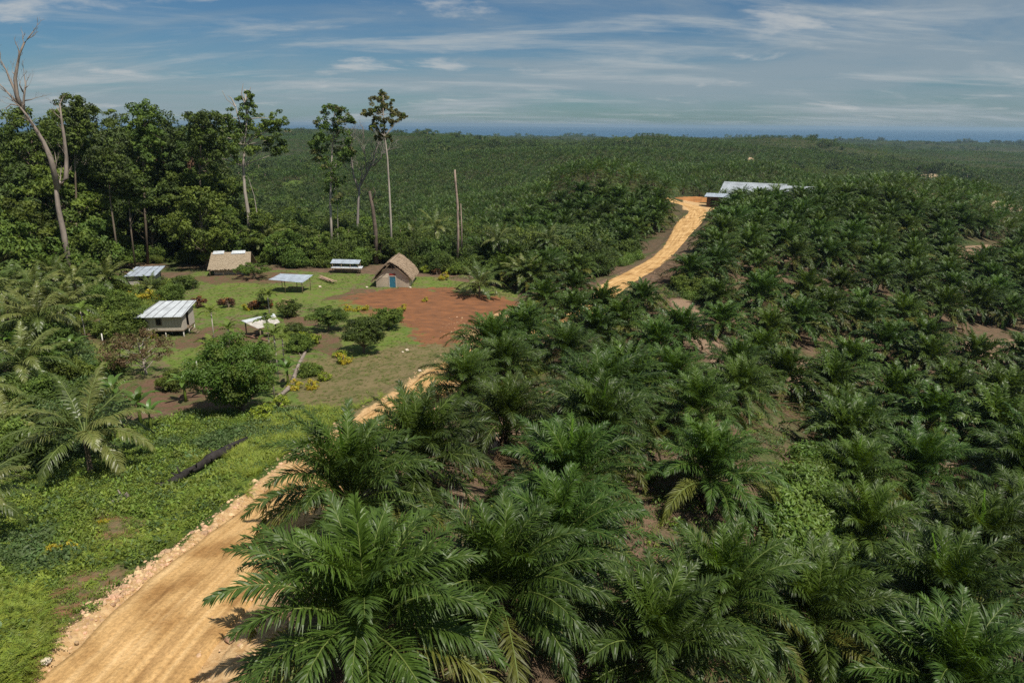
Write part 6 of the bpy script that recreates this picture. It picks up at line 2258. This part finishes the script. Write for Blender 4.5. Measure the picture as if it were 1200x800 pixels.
zq = ground_z(q[:, 0], q[:, 1]) + np.where(np.abs(off) < 2.7, 0.12, 0.0)
scatter('gravel', np.stack([q[:, 0], q[:, 1], zq], 1), PS, np.minimum(sz, 0.22), 'loose ochre stones graded to the sides of the dirt road', seed=23, tilt=.4)
q = rand_in(PG['gravel'][0], 900)
scatter('gravel', with_z(q), PS, 0.04 + RS.exponential(0.08, len(q)), 'spill of pale rubble where the red yard meets the road', seed=24, tilt=.4)
q = rand_in(poly([(508, 372), (545, 370), (560, 388), (545, 405), (515, 395)]), 110)
scatter('gravel', with_z(q), PS, 0.03 + RS.exponential(0.05, len(q)), 'scattered stones in the weedy patch of the red yard', seed=25, tilt=.4)

# far broad-leaved scrub and the coastal wood
PB = [proto('scrub_tree', MB(), [leafA]) for _ in range(0)]
for s in range(3):
    rgx = random.Random(60 + s); mb = MB()
    for j in range(16):
        leaves(mb, (rgx.uniform(-2.6, 2.6), rgx.uniform(-2.6, 2.6), rgx.uniform(1.2, 5.2)), rgx.uniform(1, 1.7), rgx.uniform(.7, 1.2), 34, 0.42, rgx, 0 if rgx.random() < .7 else 1)
    mb.tube([(0, 0, -1), (0, 0, 4)], [0.3, 0.15], 5, 2)
    PB.append(proto('scrub_tree', mb, [leafC if s < 2 else leafA, leafA if s else leafC, bark]))
pv = []
for pgp, n_ in (([(300, 292), (300, 235), (345, 222), (440, 236), (480, 262), (482, 292)], 420), ([(330, 226), (300, 205), (300, 165), (335, 170), (350, 205)], 160), ([(625, 300), (700, 292), (705, 312), (620, 318)], 40)):
    pv.append(rand_in(poly(pgp), n_))
q = np.concatenate(pv)
scatter('scrub_woodland', with_z(q, -0.3), PB, RS.uniform(0.6, 1.6, len(q)), 'mixed green scrub filling the valley behind the village', seed=26)
a_ = RS.uniform(R(-42), R(42), 3000); d_ = RS.uniform(3700, 4060, 3000)
k_ = vnoise(a_ * 60, a_ * 0) > -0.38; a_, d_ = a_[k_], d_[k_]
q = np.stack([np.sin(a_) * d_, np.cos(a_) * d_], 1)
scatter('coastal_woodland', with_z(q, -1), PB, RS.uniform(1.6, 3.2, len(q)) * (1 + 0.9 * (RS.rand(len(q)) < 0.05)), 'thin dark line of tall trees along the distant coast', seed=27)
a_ = RS.uniform(R(-42), R(42), 11000); d_ = RS.uniform(480, 3700, 11000)
q = np.stack([np.sin(a_) * d_, np.cos(a_) * d_], 1)
k = (fbm(q[:, 0] / 230 + 9, q[:, 1] / 230, 3) > 0.10) & (ground_raw(q[:, 0], q[:, 1]) > -44)
q = q[k]
scatter('scrub_woodland', with_z(q, -0.5), PB, RS.uniform(1.0, 2.2, len(q)), 'patches of darker broad-leaved trees among the distant palm rows', seed=28)

# ------------------------------------------------------------------ haze
def haze():
    me = bpy.data.meshes.new('haze')
    s, z0, z1 = 33000, -56, 52
    vs = [(x, y, z) for x in (-s, s) for y in (-s, s) for z in (z0, z1)]
    me.from_pydata(vs, [], [(0, 1, 3, 2), (4, 6, 7, 5), (0, 4, 5, 1), (2, 3, 7, 6), (0, 2, 6, 4), (1, 5, 7, 3)])
    m = bpy.data.materials.new('haze_air')
    m.use_nodes = True
    nt = m.node_tree
    nt.nodes.clear()
    o = nt.nodes.new('ShaderNodeOutputMaterial')
    v = nt.nodes.new('ShaderNodeVolumePrincipled')
    v.inputs['Color'].default_value = (0.55, 0.78, 0.98, 1)
    v.inputs['Density'].default_value = 0.00007
    v.inputs['Anisotropy'].default_value = 0.3
    nt.links.new(v.outputs[0], o.inputs['Volume'])
    me.materials.append(m)
    tag(link('haze', me), kind='stuff')


haze()
